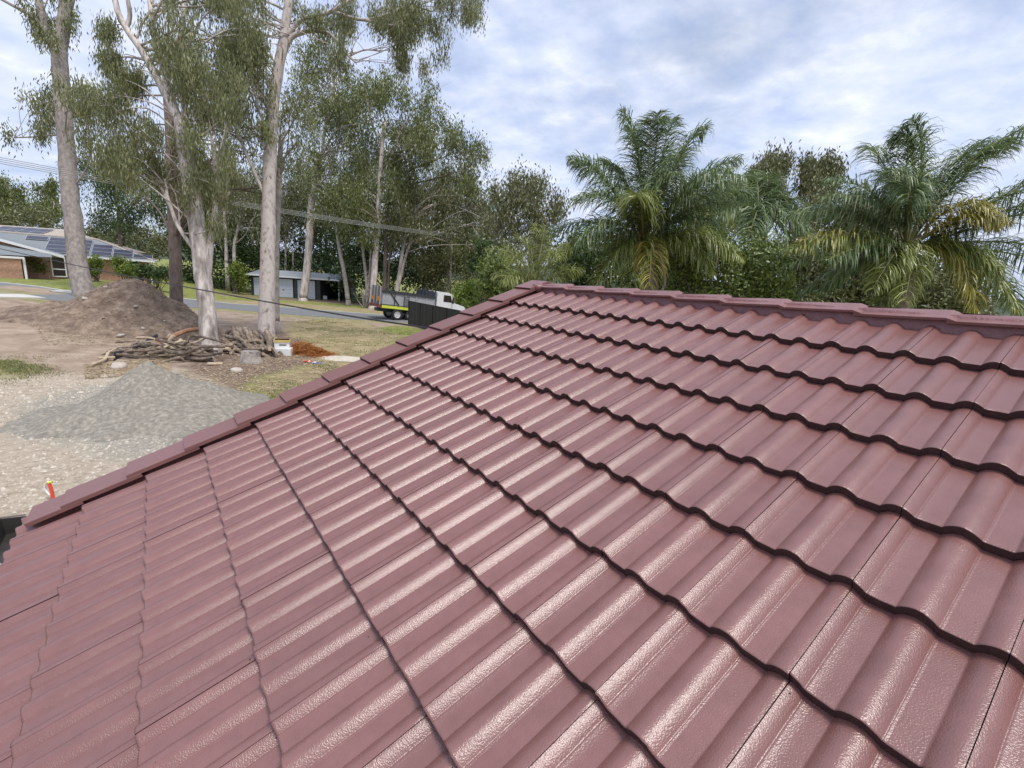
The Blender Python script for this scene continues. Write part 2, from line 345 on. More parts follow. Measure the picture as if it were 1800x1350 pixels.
grn_z = np.clip(np.maximum(grn_z, np.maximum(far_side * 1.0, verge)) * (1 - 0.85 * strawband) * (1 - leafdark), 0, 1)
dry_z = np.clip(np.maximum(dry_z, strawband), 0, 1)
grn_z = np.maximum(grn_z, blur(((GX * 0.604 + GY * -0.797 > -9) & (GX > -3.5) & (GY > 5) & (GY < 70)).astype(float), 3) * 0.9)
grn_z = np.maximum(grn_z, sstep(60, 80, np.hypot(GX, GY)) * 0.85)
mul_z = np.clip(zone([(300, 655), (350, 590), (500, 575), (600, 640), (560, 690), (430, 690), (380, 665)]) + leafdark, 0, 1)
idx = np.arange(GX.size).reshape(GX.shape)
gF = np.stack([idx[:-1, :-1], idx[:-1, 1:], idx[1:, 1:], idx[1:, :-1]], -1).reshape(-1, 4)
ground_me = new_mesh('ground', np.stack([GX, GY, GZ], -1).reshape(-1, 3), gF, True)
gry_z = zone([(20, 735), (90, 690), (200, 670), (300, 650), (450, 700), (440, 760), (330, 800), (200, 815), (60, 790)])
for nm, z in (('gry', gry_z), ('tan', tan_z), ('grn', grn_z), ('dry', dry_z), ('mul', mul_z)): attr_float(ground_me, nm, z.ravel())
gm = bpy.data.materials.new('ground_soil'); gm.use_nodes = True; gt = gm.node_tree; gl = gt.links.new; gb = gt.nodes['Principled BSDF']
gb.inputs['Roughness'].default_value = 0.95; gb.inputs['Specular IOR Level'].default_value = 0.2
g_tc = gt.nodes.new('ShaderNodeTexCoord')
def gnoise(s, d=8, r=0.65, st=(1, 1, 1)):
    mp = gt.nodes.new('ShaderNodeMapping'); mp.inputs['Scale'].default_value = st; gl(g_tc.outputs['Object'], mp.inputs[0])
    n = gt.nodes.new('ShaderNodeTexNoise'); n.inputs['Scale'].default_value = s; n.inputs['Detail'].default_value = d; n.inputs['Roughness'].default_value = r
    gl(mp.outputs[0], n.inputs['Vector']); return n.outputs['Fac']
def gramp(f, stops):
    n = gt.nodes.new('ShaderNodeValToRGB'); gl(f, n.inputs[0]); e = n.color_ramp.elements
    while len(e) < len(stops): e.new(0.5)
    for el, (p, c) in zip(e, stops): el.position = p; el.color = (*c, 1)
    return n.outputs[0]
def gmask(nm, s):
    a = gt.nodes.new('ShaderNodeAttribute'); a.attribute_name = nm
    m1 = gt.nodes.new('ShaderNodeMath'); m1.operation = 'MULTIPLY_ADD'; gl(gnoise(s, 10, 0.7), m1.inputs[0]); m1.inputs[1].default_value = 1.3; gl(a.outputs['Fac'], m1.inputs[2])
    r = gt.nodes.new('ShaderNodeMapRange'); gl(m1.outputs[0], r.inputs[0]); r.inputs[1].default_value = 0.9; r.inputs[2].default_value = 1.5; return r.outputs[0]
def gmix(f, a, b):
    n = gt.nodes.new('ShaderNodeMix'); n.data_type = 'RGBA'; gl(f, n.inputs[0]); gl(a, n.inputs[6]); gl(b, n.inputs[7]); return n.outputs[2]
c = gramp(gnoise(0.9, 12, 0.7), [(0.30, (0.2, 0.145, 0.105)), (0.46, (0.32, 0.243, 0.183)), (0.6, (0.4, 0.315, 0.245)), (0.72, (0.52, 0.43, 0.345))])
c = gmix(gmask('tan', 1.2), c, gramp(gnoise(5.0, 12, 0.75), [(0.3, (0.24, 0.192, 0.142)), (0.47, (0.385, 0.32, 0.245)), (0.6, (0.475, 0.405, 0.315)), (0.72, (0.62, 0.54, 0.44))]))
c = gmix(gmask('gry', 0.8), c, gramp(gnoise(9.0, 12, 0.75), [(0.3, (0.2, 0.183, 0.15)), (0.5, (0.31, 0.287, 0.24)), (0.7, (0.48, 0.44, 0.37))]))
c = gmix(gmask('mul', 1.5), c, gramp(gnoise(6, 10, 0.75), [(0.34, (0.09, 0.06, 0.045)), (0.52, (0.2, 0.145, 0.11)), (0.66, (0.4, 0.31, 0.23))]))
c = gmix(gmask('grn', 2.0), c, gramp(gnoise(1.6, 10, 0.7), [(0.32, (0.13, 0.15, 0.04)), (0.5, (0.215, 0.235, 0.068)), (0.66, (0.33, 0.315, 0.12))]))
c = gmix(gmask('dry', 1.4), c, gramp(gnoise(1.1, 12, 0.75, (1, 2.2, 1)), [(0.32, (0.17, 0.15, 0.07)), (0.48, (0.3, 0.245, 0.135)), (0.6, (0.42, 0.335, 0.2)), (0.72, (0.6, 0.5, 0.34))]))
gl(c, gb.inputs['Base Color'])
g_bp = gt.nodes.new('ShaderNodeBump'); g_bp.inputs['Strength'].default_value = 0.8; g_bp.inputs['Distance'].default_value = 0.06
gl(gnoise(9, 8, 0.7), g_bp.inputs['Height']); gl(g_bp.outputs[0], gb.inputs['Normal'])
ground_me.materials.append(gm)
ground = link('ground', ground_me, kind='structure')

# road, verge kerb strip, concrete driveway, side path
def ribbon(name, pts, half, lift, m, off=0.0):
    pts = np.asarray(pts); t = np.gradient(pts, axis=0); t /= np.linalg.norm(t, axis=1, keepdims=True); nrm = np.stack([-t[:, 1], t[:, 0]], 1)
    a = pts + nrm * (off + half); b = pts + nrm * (off - half); n = len(pts)
    za = hbase(a[:, 0], a[:, 1]) + lift; zb = hbase(b[:, 0], b[:, 1]) + lift
    V = np.concatenate([np.c_[a, za], np.c_[b, zb], np.c_[a, za - 0.2], np.c_[b, zb - 0.2]]); F = []
    for i in range(n - 1):
        F += [(n + i, n + i + 1, i + 1, i), (i, i + 1, 2 * n + i + 1, 2 * n + i), (3 * n + i, 3 * n + i + 1, n + i + 1, n + i)]
    return link(name, new_mesh(name, V, F, False, [m]), kind='structure')
ribbon('road', road_pts, 3.1, 0.02, M['asphalt'])
ribbon('kerb', road_pts, 0.12, 0.05, M['concrete'], 3.22)
dw = [gp(-40, 520)[:2], gp(30, 521)[:2], gp(72, 522)[:2]]
ribbon('driveway', spline(np.array([(p[0], p[1] - 0.4, 0) for p in dw]), 4)[:, :2], 0.75, 0.06, M['concrete'])

# ------------------------------------------------------------------ the tiled house under the camera
U = np.array([0.60425, -0.7968, 0.0]); Vd = np.array([-0.73614, -0.55825, -0.38268]); Nn = np.array([-0.30492, -0.23124, 0.92388])
O = np.array([1.50782, 3.06297, 4.33783]); TW, G = 0.30, 0.3478
HD = np.array([Vd[0], Vd[1], 0]) / np.hypot(Vd[0], Vd[1])     # horizontal, down the near slope
def RP(u, v, h=0.0): return O + U * u + Vd * v + Nn * h
def basis(x, y, z, o):
    m = Matrix.Identity(4)
    for i in range(3): m[i][0] = x[i]; m[i][1] = y[i]; m[i][2] = z[i]; m[i][3] = o[i]
    return m
VR = -0.122                       # ridge line, metres up-slope of O
u0, u1 = -8 * TW, 12 * TW
apex = RP(0, VR, -0.05)
house = thing('tiled_house', (*(O + U * 0.6 + HD * 1.0)[:2], 0), 'house under the camera with painted dark red concrete tile roof and charcoal gutter', 'house')
mb = MB()
def back(q):   # mirror across the vertical plane through the ridge
    d = (q - apex) @ HD; return q - 2 * d * HD
def slab(f, mb):
    a = [f(RP(u0 + 0.02, VR, -0.075)), f(RP(u1, VR, -0.075)), f(RP(u1, 12.0 * G - 0.06, -0.075)), f(RP(u0 + 0.02, 12.0 * G - 0.06, -0.075))]
    b = [q - np.array([0, 0, 0.05]) for q in a]
    mb.add(a + b, [(0, 1, 2, 3), (7, 6, 5, 4), (0, 4, 5, 1), (1, 5, 6, 2), (2, 6, 7, 3), (3, 7, 4, 0)])
slab(lambda q: q, mb); slab(back, mb)
roof = link('roof', mb.mesh('roof', [M['sarking']]), house)

def prof(x):      # two wide rolls a tile, 0.15 m apart; the side lap runs along the far flank of a roll
    x = (np.asarray(x, float) + 0.075) % 0.15 - 0.075
    t = np.clip((x + 0.054) / 0.088, 0, 1)
    h = 0.0245 * np.sin(np.pi * t ** 0.94) ** 0.86
    h = np.where((x > 0.034) & (x < 0.0385), 0.0012, h)
    return h - 0.0245
HR = np.array([0.0, 0.005, 0.011, 0.017, 0.022, 0.027, 0.031, 0.0335, 0.0345, 0.0362, 0.0385, 0.041])
LR = np.array([-0.057, -0.0543, -0.051, -0.046, -0.04, -0.033, -0.025, -0.017, -0.009])
tx = np.concatenate([[0.001], HR[1:], [0.066], 0.15 + LR, 0.15 + HR, [0.216], 0.30 + LR, [0.2992]])
LT = 0.415; STEP = 0.031      # tile length; height of the butt edge above the next course
def tile_mesh(seed, xs=tx, full=True):
    r_ = np.random.default_rng(seed); n = len(xs)
    ys = [0.0, 0.007, 0.14, 0.28, LT]; zo = [-0.0006, 0.0, 0, 0, 0]
    if not full: ys = [0.0, LT]; zo = [0, 0]
    V = []; pz = prof(xs)
    wob = 0.0012 * np.sin(xs * r_.uniform(15, 40) + r_.uniform(0, 6)) + r_.normal(0, 0.0004, n)
    for y, z in zip(ys, zo):
        yy = y + (wob if y < 0.01 else 0)
        V.append(np.c_[xs, np.full(n, y) + (wob if y < 0.01 else 0), pz + z - STEP * y / G])
    nr = len(ys)
    bz = pz - STEP + 0.0025 + r_.normal(0, 0.0007, n)
    V.append(np.c_[xs, wob + 0.001, bz]); V.append(np.c_[xs, np.full(n, 0.06), pz - STEP + 0.0025 - STEP * 0.06 / G])
    V = np.concatenate(V); F = []; mi = []
    for i in range(nr - 1):
        for j in range(n - 1): F.append((i * n + j, i * n + j + 1, (i + 1) * n + j + 1, (i + 1) * n + j)); mi.append(0)
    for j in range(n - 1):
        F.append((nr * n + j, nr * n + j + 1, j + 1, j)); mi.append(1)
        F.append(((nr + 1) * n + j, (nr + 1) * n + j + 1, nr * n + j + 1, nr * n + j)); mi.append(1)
    for j, s in ((0, 1), (n - 1, -1)):           # side walls
        k = len(V)
        V = np.concatenate([V, V[[j, (nr - 1) * n + j]] - np.array([0, 0, 0.02])])
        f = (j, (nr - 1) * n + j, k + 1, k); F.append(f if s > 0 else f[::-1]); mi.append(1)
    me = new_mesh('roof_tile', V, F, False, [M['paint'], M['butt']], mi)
    sm = np.array([m == 0 for m in mi]); me.polygons.foreach_set('use_smooth', sm)
    return me
tiles = [tile_mesh(s) for s in range(6)]
for k in range(1, 13):
    for j in range(-8, 12):
        q = RP(j * TW, k * G, random.gauss(0, 0.0005)); q = q + U * random.gauss(0, 0.0003) + Vd * random.gauss(0, 0.0015)
        rot = Matrix.Rotation(random.gauss(0, 0.0010), 4, 'Z') @ Matrix.Rotation(random.gauss(0, 0.0016), 4, 'X') @ Matrix.Rotation(random.gauss(0, 0.0012), 4, 'Y')
        link('roof_tile', random.choice(tiles), roof, basis(U, -Vd, Nn, q) @ rot)
# the back slope, out of the photograph's view: joined
lowx = np.array([0.0, 0.02, 0.036, 0.096, 0.12, 0.14, 0.15, 0.17, 0.186, 0.246, 0.27, 0.29, 0.30])
Vl = []; Fl = []; n0 = 0
for k in range(1, 13):
    for j in range(-8, 12):
        for sgn in (1,):
            a = [RP(j * TW + x, k * G - y, prof(x) - STEP * y / G) for y in (0.0, LT) for x in lowx]
            a += [RP(j * TW + x, k * G, prof(x) - STEP + 0.002) for x in lowx]
            if sgn: a = [back(q) for q in a]
            n = len(lowx)
            for i in range(n - 1):
                f1 = (i, i + 1, n + i + 1, n + i); f2 = (2 * n + i, 2 * n + i + 1, i + 1, i)
                for f in (f1, f2): Fl.append(tuple(n0 + t for t in (f if not sgn else f[::-1])))
            Vl += a; n0 += len(a)
link('back_slope_tiles', new_mesh('back_slope_tiles', Vl, Fl, False, [M['paint']]), roof, kind='stuff')

# barge (verge) tiles along the gable
def barge_mesh(seed, L=G + 0.075):
    th = 0.016
    sec = [(-0.012, -0.13), (-0.004, -0.006), (0.004, 0.0), (0.25, 0.0), (0.252, -0.004), (0.252, -0.027), (0.236, -0.027), (0.234, -th), (0.02, -th), (0.006, -0.13)]
    V = []; ys = [0, 0.004, L]; rows = []
    for i, y in enumerate(ys):
        for (x, z) in sec:
            V.append((x, y, z - (0.0025 if i == 0 and z > -0.01 else 0) - 0.02 * y / G))
    n = len(sec); F = []; mi = []
    for i in range(2):
        for j in range(n):
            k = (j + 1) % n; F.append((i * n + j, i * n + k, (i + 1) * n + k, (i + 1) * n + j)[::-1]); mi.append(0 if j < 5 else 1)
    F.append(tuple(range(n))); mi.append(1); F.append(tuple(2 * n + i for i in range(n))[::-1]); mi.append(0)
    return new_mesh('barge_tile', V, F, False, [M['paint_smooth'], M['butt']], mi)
M['paint_smooth'] = mat('smooth_roof_paint', [(0.185, 0.084, 0.077), (0.212, 0.099, 0.091)], scale=4, rough=0.42, bump=0.08, bscale=160, bdist=0.002, rand=0.04)
bm = [barge_mesh(s) for s in range(2)]; bm_top = barge_mesh(0, 0.28 * G + 0.122 + 0.012); bm_low = barge_mesh(0, 0.8 * G)
for k in range(0, 13):
    q = RP(-8.09 * TW, (k + 0.28) * G if k < 12 else 11.8 * G, 0.036 if k < 12 else 0.03)
    rot = Matrix.Rotation(random.gauss(0, 0.004), 4, 'Z') @ Matrix.Rotation(random.gauss(0, 0.003), 4, 'Y')
    link('barge_tile', bm_top if k == 0 else bm_low if k == 12 else random.choice(bm), roof, basis(U, -Vd, Nn, q) @ rot)
for k in range(0, 12):      # the other side of the gable
    q = back(RP(-8.09 * TW + 0.252, (k + 0.29) * G, 0.036)); Vb = np.array([-Vd[0], -Vd[1], Vd[2]]); Nb = np.array([-Nn[0], -Nn[1], Nn[2]])
    link('barge_tile', bm_top if k == 0 else bm[0], roof, basis(-U, -Vb, Nb, q) @ Matrix.Scale(-1, 4, (1, 0, 0)) @ Matrix.Translation((-0.252, 0, 0)))

# ridge caps
def cap_mesh(seed):
    hw, dp = 0.108, 0.039; th = 0.016
    def sec(dz, sc):
        o = [(-hw * sc, -dp * sc + dz), (-0.016, -0.002 + dz), (-0.006, dz), (0.006, dz), (0.016, -0.002 + dz), (hw * sc, -dp * sc + dz)]
        i = [(hw * sc - 0.006, -dp * sc + dz - 0.012), (0, dz - th - 0.004), (-hw * sc + 0.006, -dp * sc + dz - 0.012)]
        return o + i
    st = [(0.0, sec(-0.017, 0.95)), (0.2, sec(-0.009, 0.98)), (0.388, sec(0, 1.0)), (0.428, sec(-0.0135, 0.97)), (0.4305, sec(-0.017, 0.955))]
    V = []; F = []; n = 9
    for x, s in st: V += [(x, y, z) for y, z in s]
    for i in range(len(st) - 1):
        for j in range(n):
            k = (j + 1) % n; F.append((i * n + j, i * n + k, (i + 1) * n + k, (i + 1) * n + j)[::-1])
    F.append(tuple(range(n))[::-1]); F.append(tuple((len(st) - 1) * n + i for i in range(n)))
    me = new_mesh('ridge_cap', V, F, False, [M['paint_ridge']]); return me
M['paint_ridge'] = mat('ridge_paint', [(0.2, 0.094, 0.088), (0.238, 0.116, 0.11)], scale=14, rough=0.36, bump=0.4, bscale=140, bdist=0.004, rand=0.05)
cme = cap_mesh(0); AP = RP(0, VR, 0.0); APZ = O[2] + 0.062
for i in range(15):
    uu = (-7.35 + 1.31 * i) * TW
    q = np.array([AP[0], AP[1], APZ + random.gauss(0, 0.0015)]) + U * uu
    link('ridge_cap', cme, roof, basis(U, -HD, np.array([0, 0, 1.0]), q) @ Matrix.Rotation(random.gauss(0, 0.004), 4, 'X') @ Matrix.Rotation(random.gauss(0, 0.003), 4, 'Z'))
# mortar bedding under the ridge caps (both sides) and the lump at the gable end
mb = MB(); r_ = np.random.default_rng(3)
us = np.arange(-7.6, 11.9, 0.07) * TW
for sgn in (0, 1):
    rows = []
    for a, (dv, z) in enumerate(((-0.05, -0.012), (0.068, -0.026), (0.076, -0.06), (0.09, -0.14))):
        row = []
        for u in us:
            p = np.array([AP[0], AP[1], APZ]) + U * u + HD * (dv + (r_.normal(0, 0.002) if a > 0 else 0)); p[2] = APZ + z + (r_.normal(0, 0.0015) if a in (1, 2) else 0)
            row.append(p if not sgn else back(p))
        rows += row
    n = len(us); F = []
    for a in range(3):
        for i in range(n - 1):
            f = (a * n + i, (a + 1) * n + i, (a + 1) * n + i + 1, a * n + i + 1); F.append(f if not sgn else f[::-1])
    mb.add(rows, F)
link('mortar_bedding', mb.mesh('mortar_bedding', [M['mortar']], True), roof)
mb = MB(); vv = []; ff = []
for i in range(7):
    for j in range(12):
        a = j / 12 * 2 * math.pi; b = i / 6 * math.pi
        vv.append(RP(-7.35 * TW, -0.02, -0.005) + (U * math.cos(a) * 0.075 + HD * math.sin(a) * 0.07) * math.sin(b) * r_.uniform(0.8, 1.15) + np.array([0, 0, 0.045 * math.cos(b) + r_.normal(0, 0.004)]))
for i in range(6):
    for j in range(12): ff.append((i * 12 + j, (i + 1) * 12 + j, (i + 1) * 12 + (j + 1) % 12, i * 12 + (j + 1) % 12))
mb.add(vv, ff)
link('mortar_lump', mb.mesh('mortar_lump', [M['paint_ridge']], True), roof)
# crumbs of old paint and mortar along the laps
n = 420; r_ = np.random.default_rng(21); Vc = []; Fc = []
for i in range(n):
    k = r_.integers(1, 12); uu = r_.uniform(-7, 6) if r_.random() < 0.5 else r_.integers(-7, 6) + r_.normal(0, 0.05); dv_ = abs(r_.normal(0, 0.012)) + 0.002 if r_.random() < 0.75 else r_.uniform(0, 0.3)
    vv_ = k * G + dv_; h_ = float(prof((uu * TW) % 0.30)) - STEP * (G - dv_) / G; c_ = RP(uu * TW, vv_, h_ + 0.0006); sz = r_.lognormal(-6.5, 0.45)
    b_ = len(Vc); Vc += [c_ + (U * a_ + Vd * b2 + Nn * c2) * sz * r_.uniform(0.6, 1.5) for a_, b2, c2 in ((1, 0, 0), (-0.5, 0.9, 0), (-0.6, -0.8, 0), (0, 0, 0.9))]
    Fc += [(b_, b_ + 1, b_ + 3), (b_ + 1, b_ + 2, b_ + 3), (b_ + 2, b_, b_ + 3)]
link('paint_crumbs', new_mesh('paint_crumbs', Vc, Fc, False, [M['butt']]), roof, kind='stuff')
# gutter, fascia, walls
def along(u, hd, z): return np.array([*(O + U * u + HD * hd)[:2], z])
ev = 12 * G * 0.92388; ez = O[2] - 12 * G * 0.38268
mb = MB(); ua, ub = u0 - 0.12, u1 + 0.1
sec = [(-0.02, -0.03), (-0.02, -0.13), (0.085, -0.13), (0.095, -0.02), (0.103, -0.012), (0.111, -0.02), (0.098, -0.145), (-0.03, -0.145), (-0.03, -0.03)]
V = [along(u, ev + a + 0.015, ez + b - 0.01) for u in (ua, ub) for a, b in sec]; n = len(sec)
F = [(j, (j + 1), n + j + 1, n + j) for j in range(n - 1)]
mb.add(V, F)
for u in (ua, ub): mb.add([along(u, ev + a + 0.015, ez + b - 0.01) for a, b in ((-0.02, -0.03), (-0.02, -0.13), (0.085, -0.13), (0.095, -0.02))] + [along(u + 0.006, ev + a + 0.015, ez + b - 0.01) for a, b in ((-0.02, -0.03), (-0.02, -0.13), (0.085, -0.13), (0.095, -0.02))], [(0, 1, 2, 3), (7, 6, 5, 4), (0, 3, 7, 4)])
gut = link('gutter', mb.mesh('gutter', [M['gutter']]), house)
mb = MB(); mb.tube([along(ua, ev + 0.122, ez - 0.022), along(ub, ev + 0.122, ez - 0.022)], 0.007, 6); mb.tube([along(ua, ev + 0.0, ez - 0.03), along(ua, ev + 0.122, ez - 0.022)], 0.006, 6); link('gutter_bead', mb.mesh('gutter_bead', [M['bead']]), gut)
for i in range(5):
    mb = MB(); uu = ua + 0.62 + i * 0.9
    mb.tube([along(uu, ev - 0.0, ez - 0.035), along(uu, ev + 0.115, ez - 0.03)], 0.004, 5)
    link('gutter_strap', mb.mesh('gutter_strap', [M['alu']]), gut)
mb = MB()
wv0 = ev - 0.5
A = (u0 + 0.3, u1 - 0.05); wy0 = wv0; wy1 = -(wv0 + 2 * 0.113)
c4 = [(A[0], wy0), (A[1], wy0), (A[1], wy1), (A[0], wy1)]
zt = ez + 0.02
V = [along(a, b, 0 - 0.1) for a, b in c4] + [along(a, b, zt) for a, b in c4]
mb.add(V, [(0, 1, 5, 4), (1, 2, 6, 5), (2, 3, 7, 6), (3, 0, 4, 7)])
mid = (wy0 + wy1) / 2; zr = O[2] - 0.12
for a in A: mb.add([along(a, wy0, zt), along(a, wy1, zt), along(a, mid, zr)], [(0, 1, 2)])
link('wall', mb.mesh('wall', [M['render']]), house)
mb = MB(); Tm = basis(U, HD, np.array([0, 0, 1.0]), along(0, 0, 0))
mb.box((A[0] - 0.25, wv0, ez - 0.2), (u1, ev - 0.02, ez - 0.185), 0, Tm); mb.box((u0 - 0.02, ev - 0.03, ez - 0.2), (u1, ev - 0.012, ez - 0.045), 0, Tm)
link('fascia', mb.mesh('fascia', [M['white']]), house)
# concrete strip beside the wall
Tm = basis(U, HD, np.array([0, 0, 1.0]), along(0, 0, 0))
mb = MB(); mb.box((-2.6, ev + 0.75, 0.0), (6, ev + 2.3, 0.035), 0, Tm)
link('path', mb.mesh('path', [M['concrete']]), kind='structure')
print('roof done')
#==PART2==
# ------------------------------------------------------------------ mounds
def mound(name, centre, rx, ry, hgt, rot, m, label, cat, seed, peak=(0, 0), sharp=1.0, rough=0.1, n=90, lobes=(), wob=0.16):
    a = np.linspace(-1.25, 1.25, n); X, Y = np.meshgrid(a, a)
    px_, py_ = peak; d = np.hypot(X - px_ * np.clip(1.2 - np.hypot(X, Y), 0, 1), Y - py_ * np.clip(1.2 - np.hypot(X, Y), 0, 1))
    d = d * (1 + wob * vnoise(X * 1.5, Y * 1.5, 1.0, seed, 3))
    for lx, ly, lr, lh in lobes:      # shoulders: centre, radius, how much lower than the peak
        d = -0.06 * np.log(np.exp(-d / 0.06) + np.exp(-(lh + np.hypot(X - lx, Y - ly) * (1 - lh) / lr * (1 + 0.2 * vnoise(X * 1.7, Y * 1.7, 1.0, seed + 8, 3))) / 0.06))
    Z = hgt * np.clip(1 - d, -0.2, 1) ** 1 if sharp == 1 else hgt * np.sign(1 - d) * np.abs(np.clip(1 - d, -0.3, 1)) ** sharp
    Z = np.where(d < 1, hgt * np.clip(1 - d, 0, 1) ** sharp, -0.25 * (d - 1) * hgt)
    Z = Z + rough * hgt * vnoise(X * rx, Y * ry, 0.8, seed + 3, 4) * np.clip(1.15 - d, 0, 1)
    c, s_ = math.cos(rot), math.sin(rot)
    WX = centre[0] + X * rx * c - Y * ry * s_; WY = centre[1] + X * rx * s_ + Y * ry * c
    WZ = hbase(WX, WY) + Z - 0.02
    id_ = np.arange(n * n).reshape(n, n); F = np.stack([id_[:-1, :-1], id_[:-1, 1:], id_[1:, 1:], id_[1:, :-1]], -1).reshape(-1, 4)
    o = link(name, new_mesh(name, np.stack([WX, WY, WZ], -1).reshape(-1, 3), F, True, [m])); tag(o, label, cat)
    def top(x, y):
        i = np.argmin((WX - x) ** 2 + (WY - y) ** 2); return float(WZ.ravel()[i])
    return o, top
mc = P(225, 545, 26.8)
dirt_o, dirt_top = mound('dirt_mound', mc[:2], 4.9, 4.0, 3.15, 0.1, M['dirt'], 'tall mound of brown dirt beside the dark tree trunk', 'dirt mound', 2, peak=(0.12, 0.0), sharp=1.08, rough=0.16, lobes=((-0.62, -0.3, 0.62, 0.7), (0.35, -0.25, 0.6, 0.42)))
gc = P(282, 700, 13.6)
grav_o, grav_top = mound('gravel_mound', gc[:2], 2.55, 2.6, 1.5, 0.2, M['gravel'], 'low pointed mound of grey crusher dust nearest the roof edge', 'gravel mound', 9, wob=0.34, peak=(-0.15, 0.1), sharp=1.2, rough=0.10, lobes=((0.42, 0.12, 0.72, 0.36),))

# ------------------------------------------------------------------ trees
def leaf_cloud(subs, n_per, spread, L, W, droop, seed, stiff=0.0):
    r_ = np.random.default_rng(seed); S = np.repeat(np.asarray(subs), n_per, axis=0); n = len(S)
    p = S + r_.normal(size=(n, 3)) * np.asarray(spread)
    d = r_.normal(size=(n, 3)); d /= np.linalg.norm(d, axis=1, keepdims=True)
    d = d * (1 - droop) + np.array([0, 0, -1.0]) * droop; d /= np.linalg.norm(d, axis=1, keepdims=True) + 1e-9
    q = r_.normal(size=(n, 3)); s_ = np.cross(d, q); s_ /= np.linalg.norm(s_, axis=1, keepdims=True) + 1e-9
    l = (L * r_.uniform(0.65, 1.35, n))[:, None]; w = (W * r_.uniform(0.7, 1.3, n))[:, None]
    V = np.stack([p, p + d * l * 0.42 + s_ * w / 2, p + d * l, p + d * l * 0.42 - s_ * w / 2], 1).reshape(-1, 3)
    F = np.arange(4 * n).reshape(n, 4)
    st = np.repeat(r_.uniform(0, 1, len(subs)), n_per)
    tone = np.repeat(np.clip(0.5 * st + 0.5 * r_.uniform(0, 1, n), 0, 1), 4)
    return V, F, tone
def sub_clumps(clusters, per, seed, flat=0.8):
    r_ = np.random.default_rng(seed); out = []
    for c, r in clusters:
        d = r_.normal(size=(per, 3)); d /= np.linalg.norm(d, axis=1, keepdims=True)
        rad = r * r_.uniform(0.25, 1.0, per) ** 0.6
        out.append(np.asarray(c) + d * rad[:, None] * np.array([1, 1, flat]))
    return np.concatenate(out)
def poly_clusters(pp, depth, thick, n, rpx, seed):
    r_ = np.random.default_rng(seed); pp = np.array(pp, float); lo = pp.min(0); hi = pp.max(0); out = []; pts = []
    while len(pts) < n:
        q = r_.uniform(lo, hi)
        if in_poly(np.array([q[0]]), np.array([q[1]]), pp)[0]: pts.append(q)
    for q in pts:
        dd = depth + r_.uniform(-thick, thick)
        out.append((P(q[0], q[1], dd), rpx * r_.uniform(0.7, 1.25) * dd / FPX))
    return out
def trunk_tube(mb, path, depth, seed, sides=11, per=5, rough=0.045, m=0):
    """path: (px, py, width_px, depth offset)"""
    pts = np.array([P(a[0], a[1], depth + (a[3] if len(a) > 3 else 0)) for a in path]); rad = np.array([a[2] / 2 * depth / FPX for a in path])
    sp = spline(pts, per); t = np.linspace(0, len(path) - 1, len(sp)); rr = np.interp(t, np.arange(len(path)), rad)
    r_ = np.random.default_rng(seed); sp[1:-1] += r_.normal(size=(len(sp) - 2, 3)) * rr[1:-1, None] * 0.035
    mb.tube(sp, rr, sides, m, None, rough, seed); return sp, rr
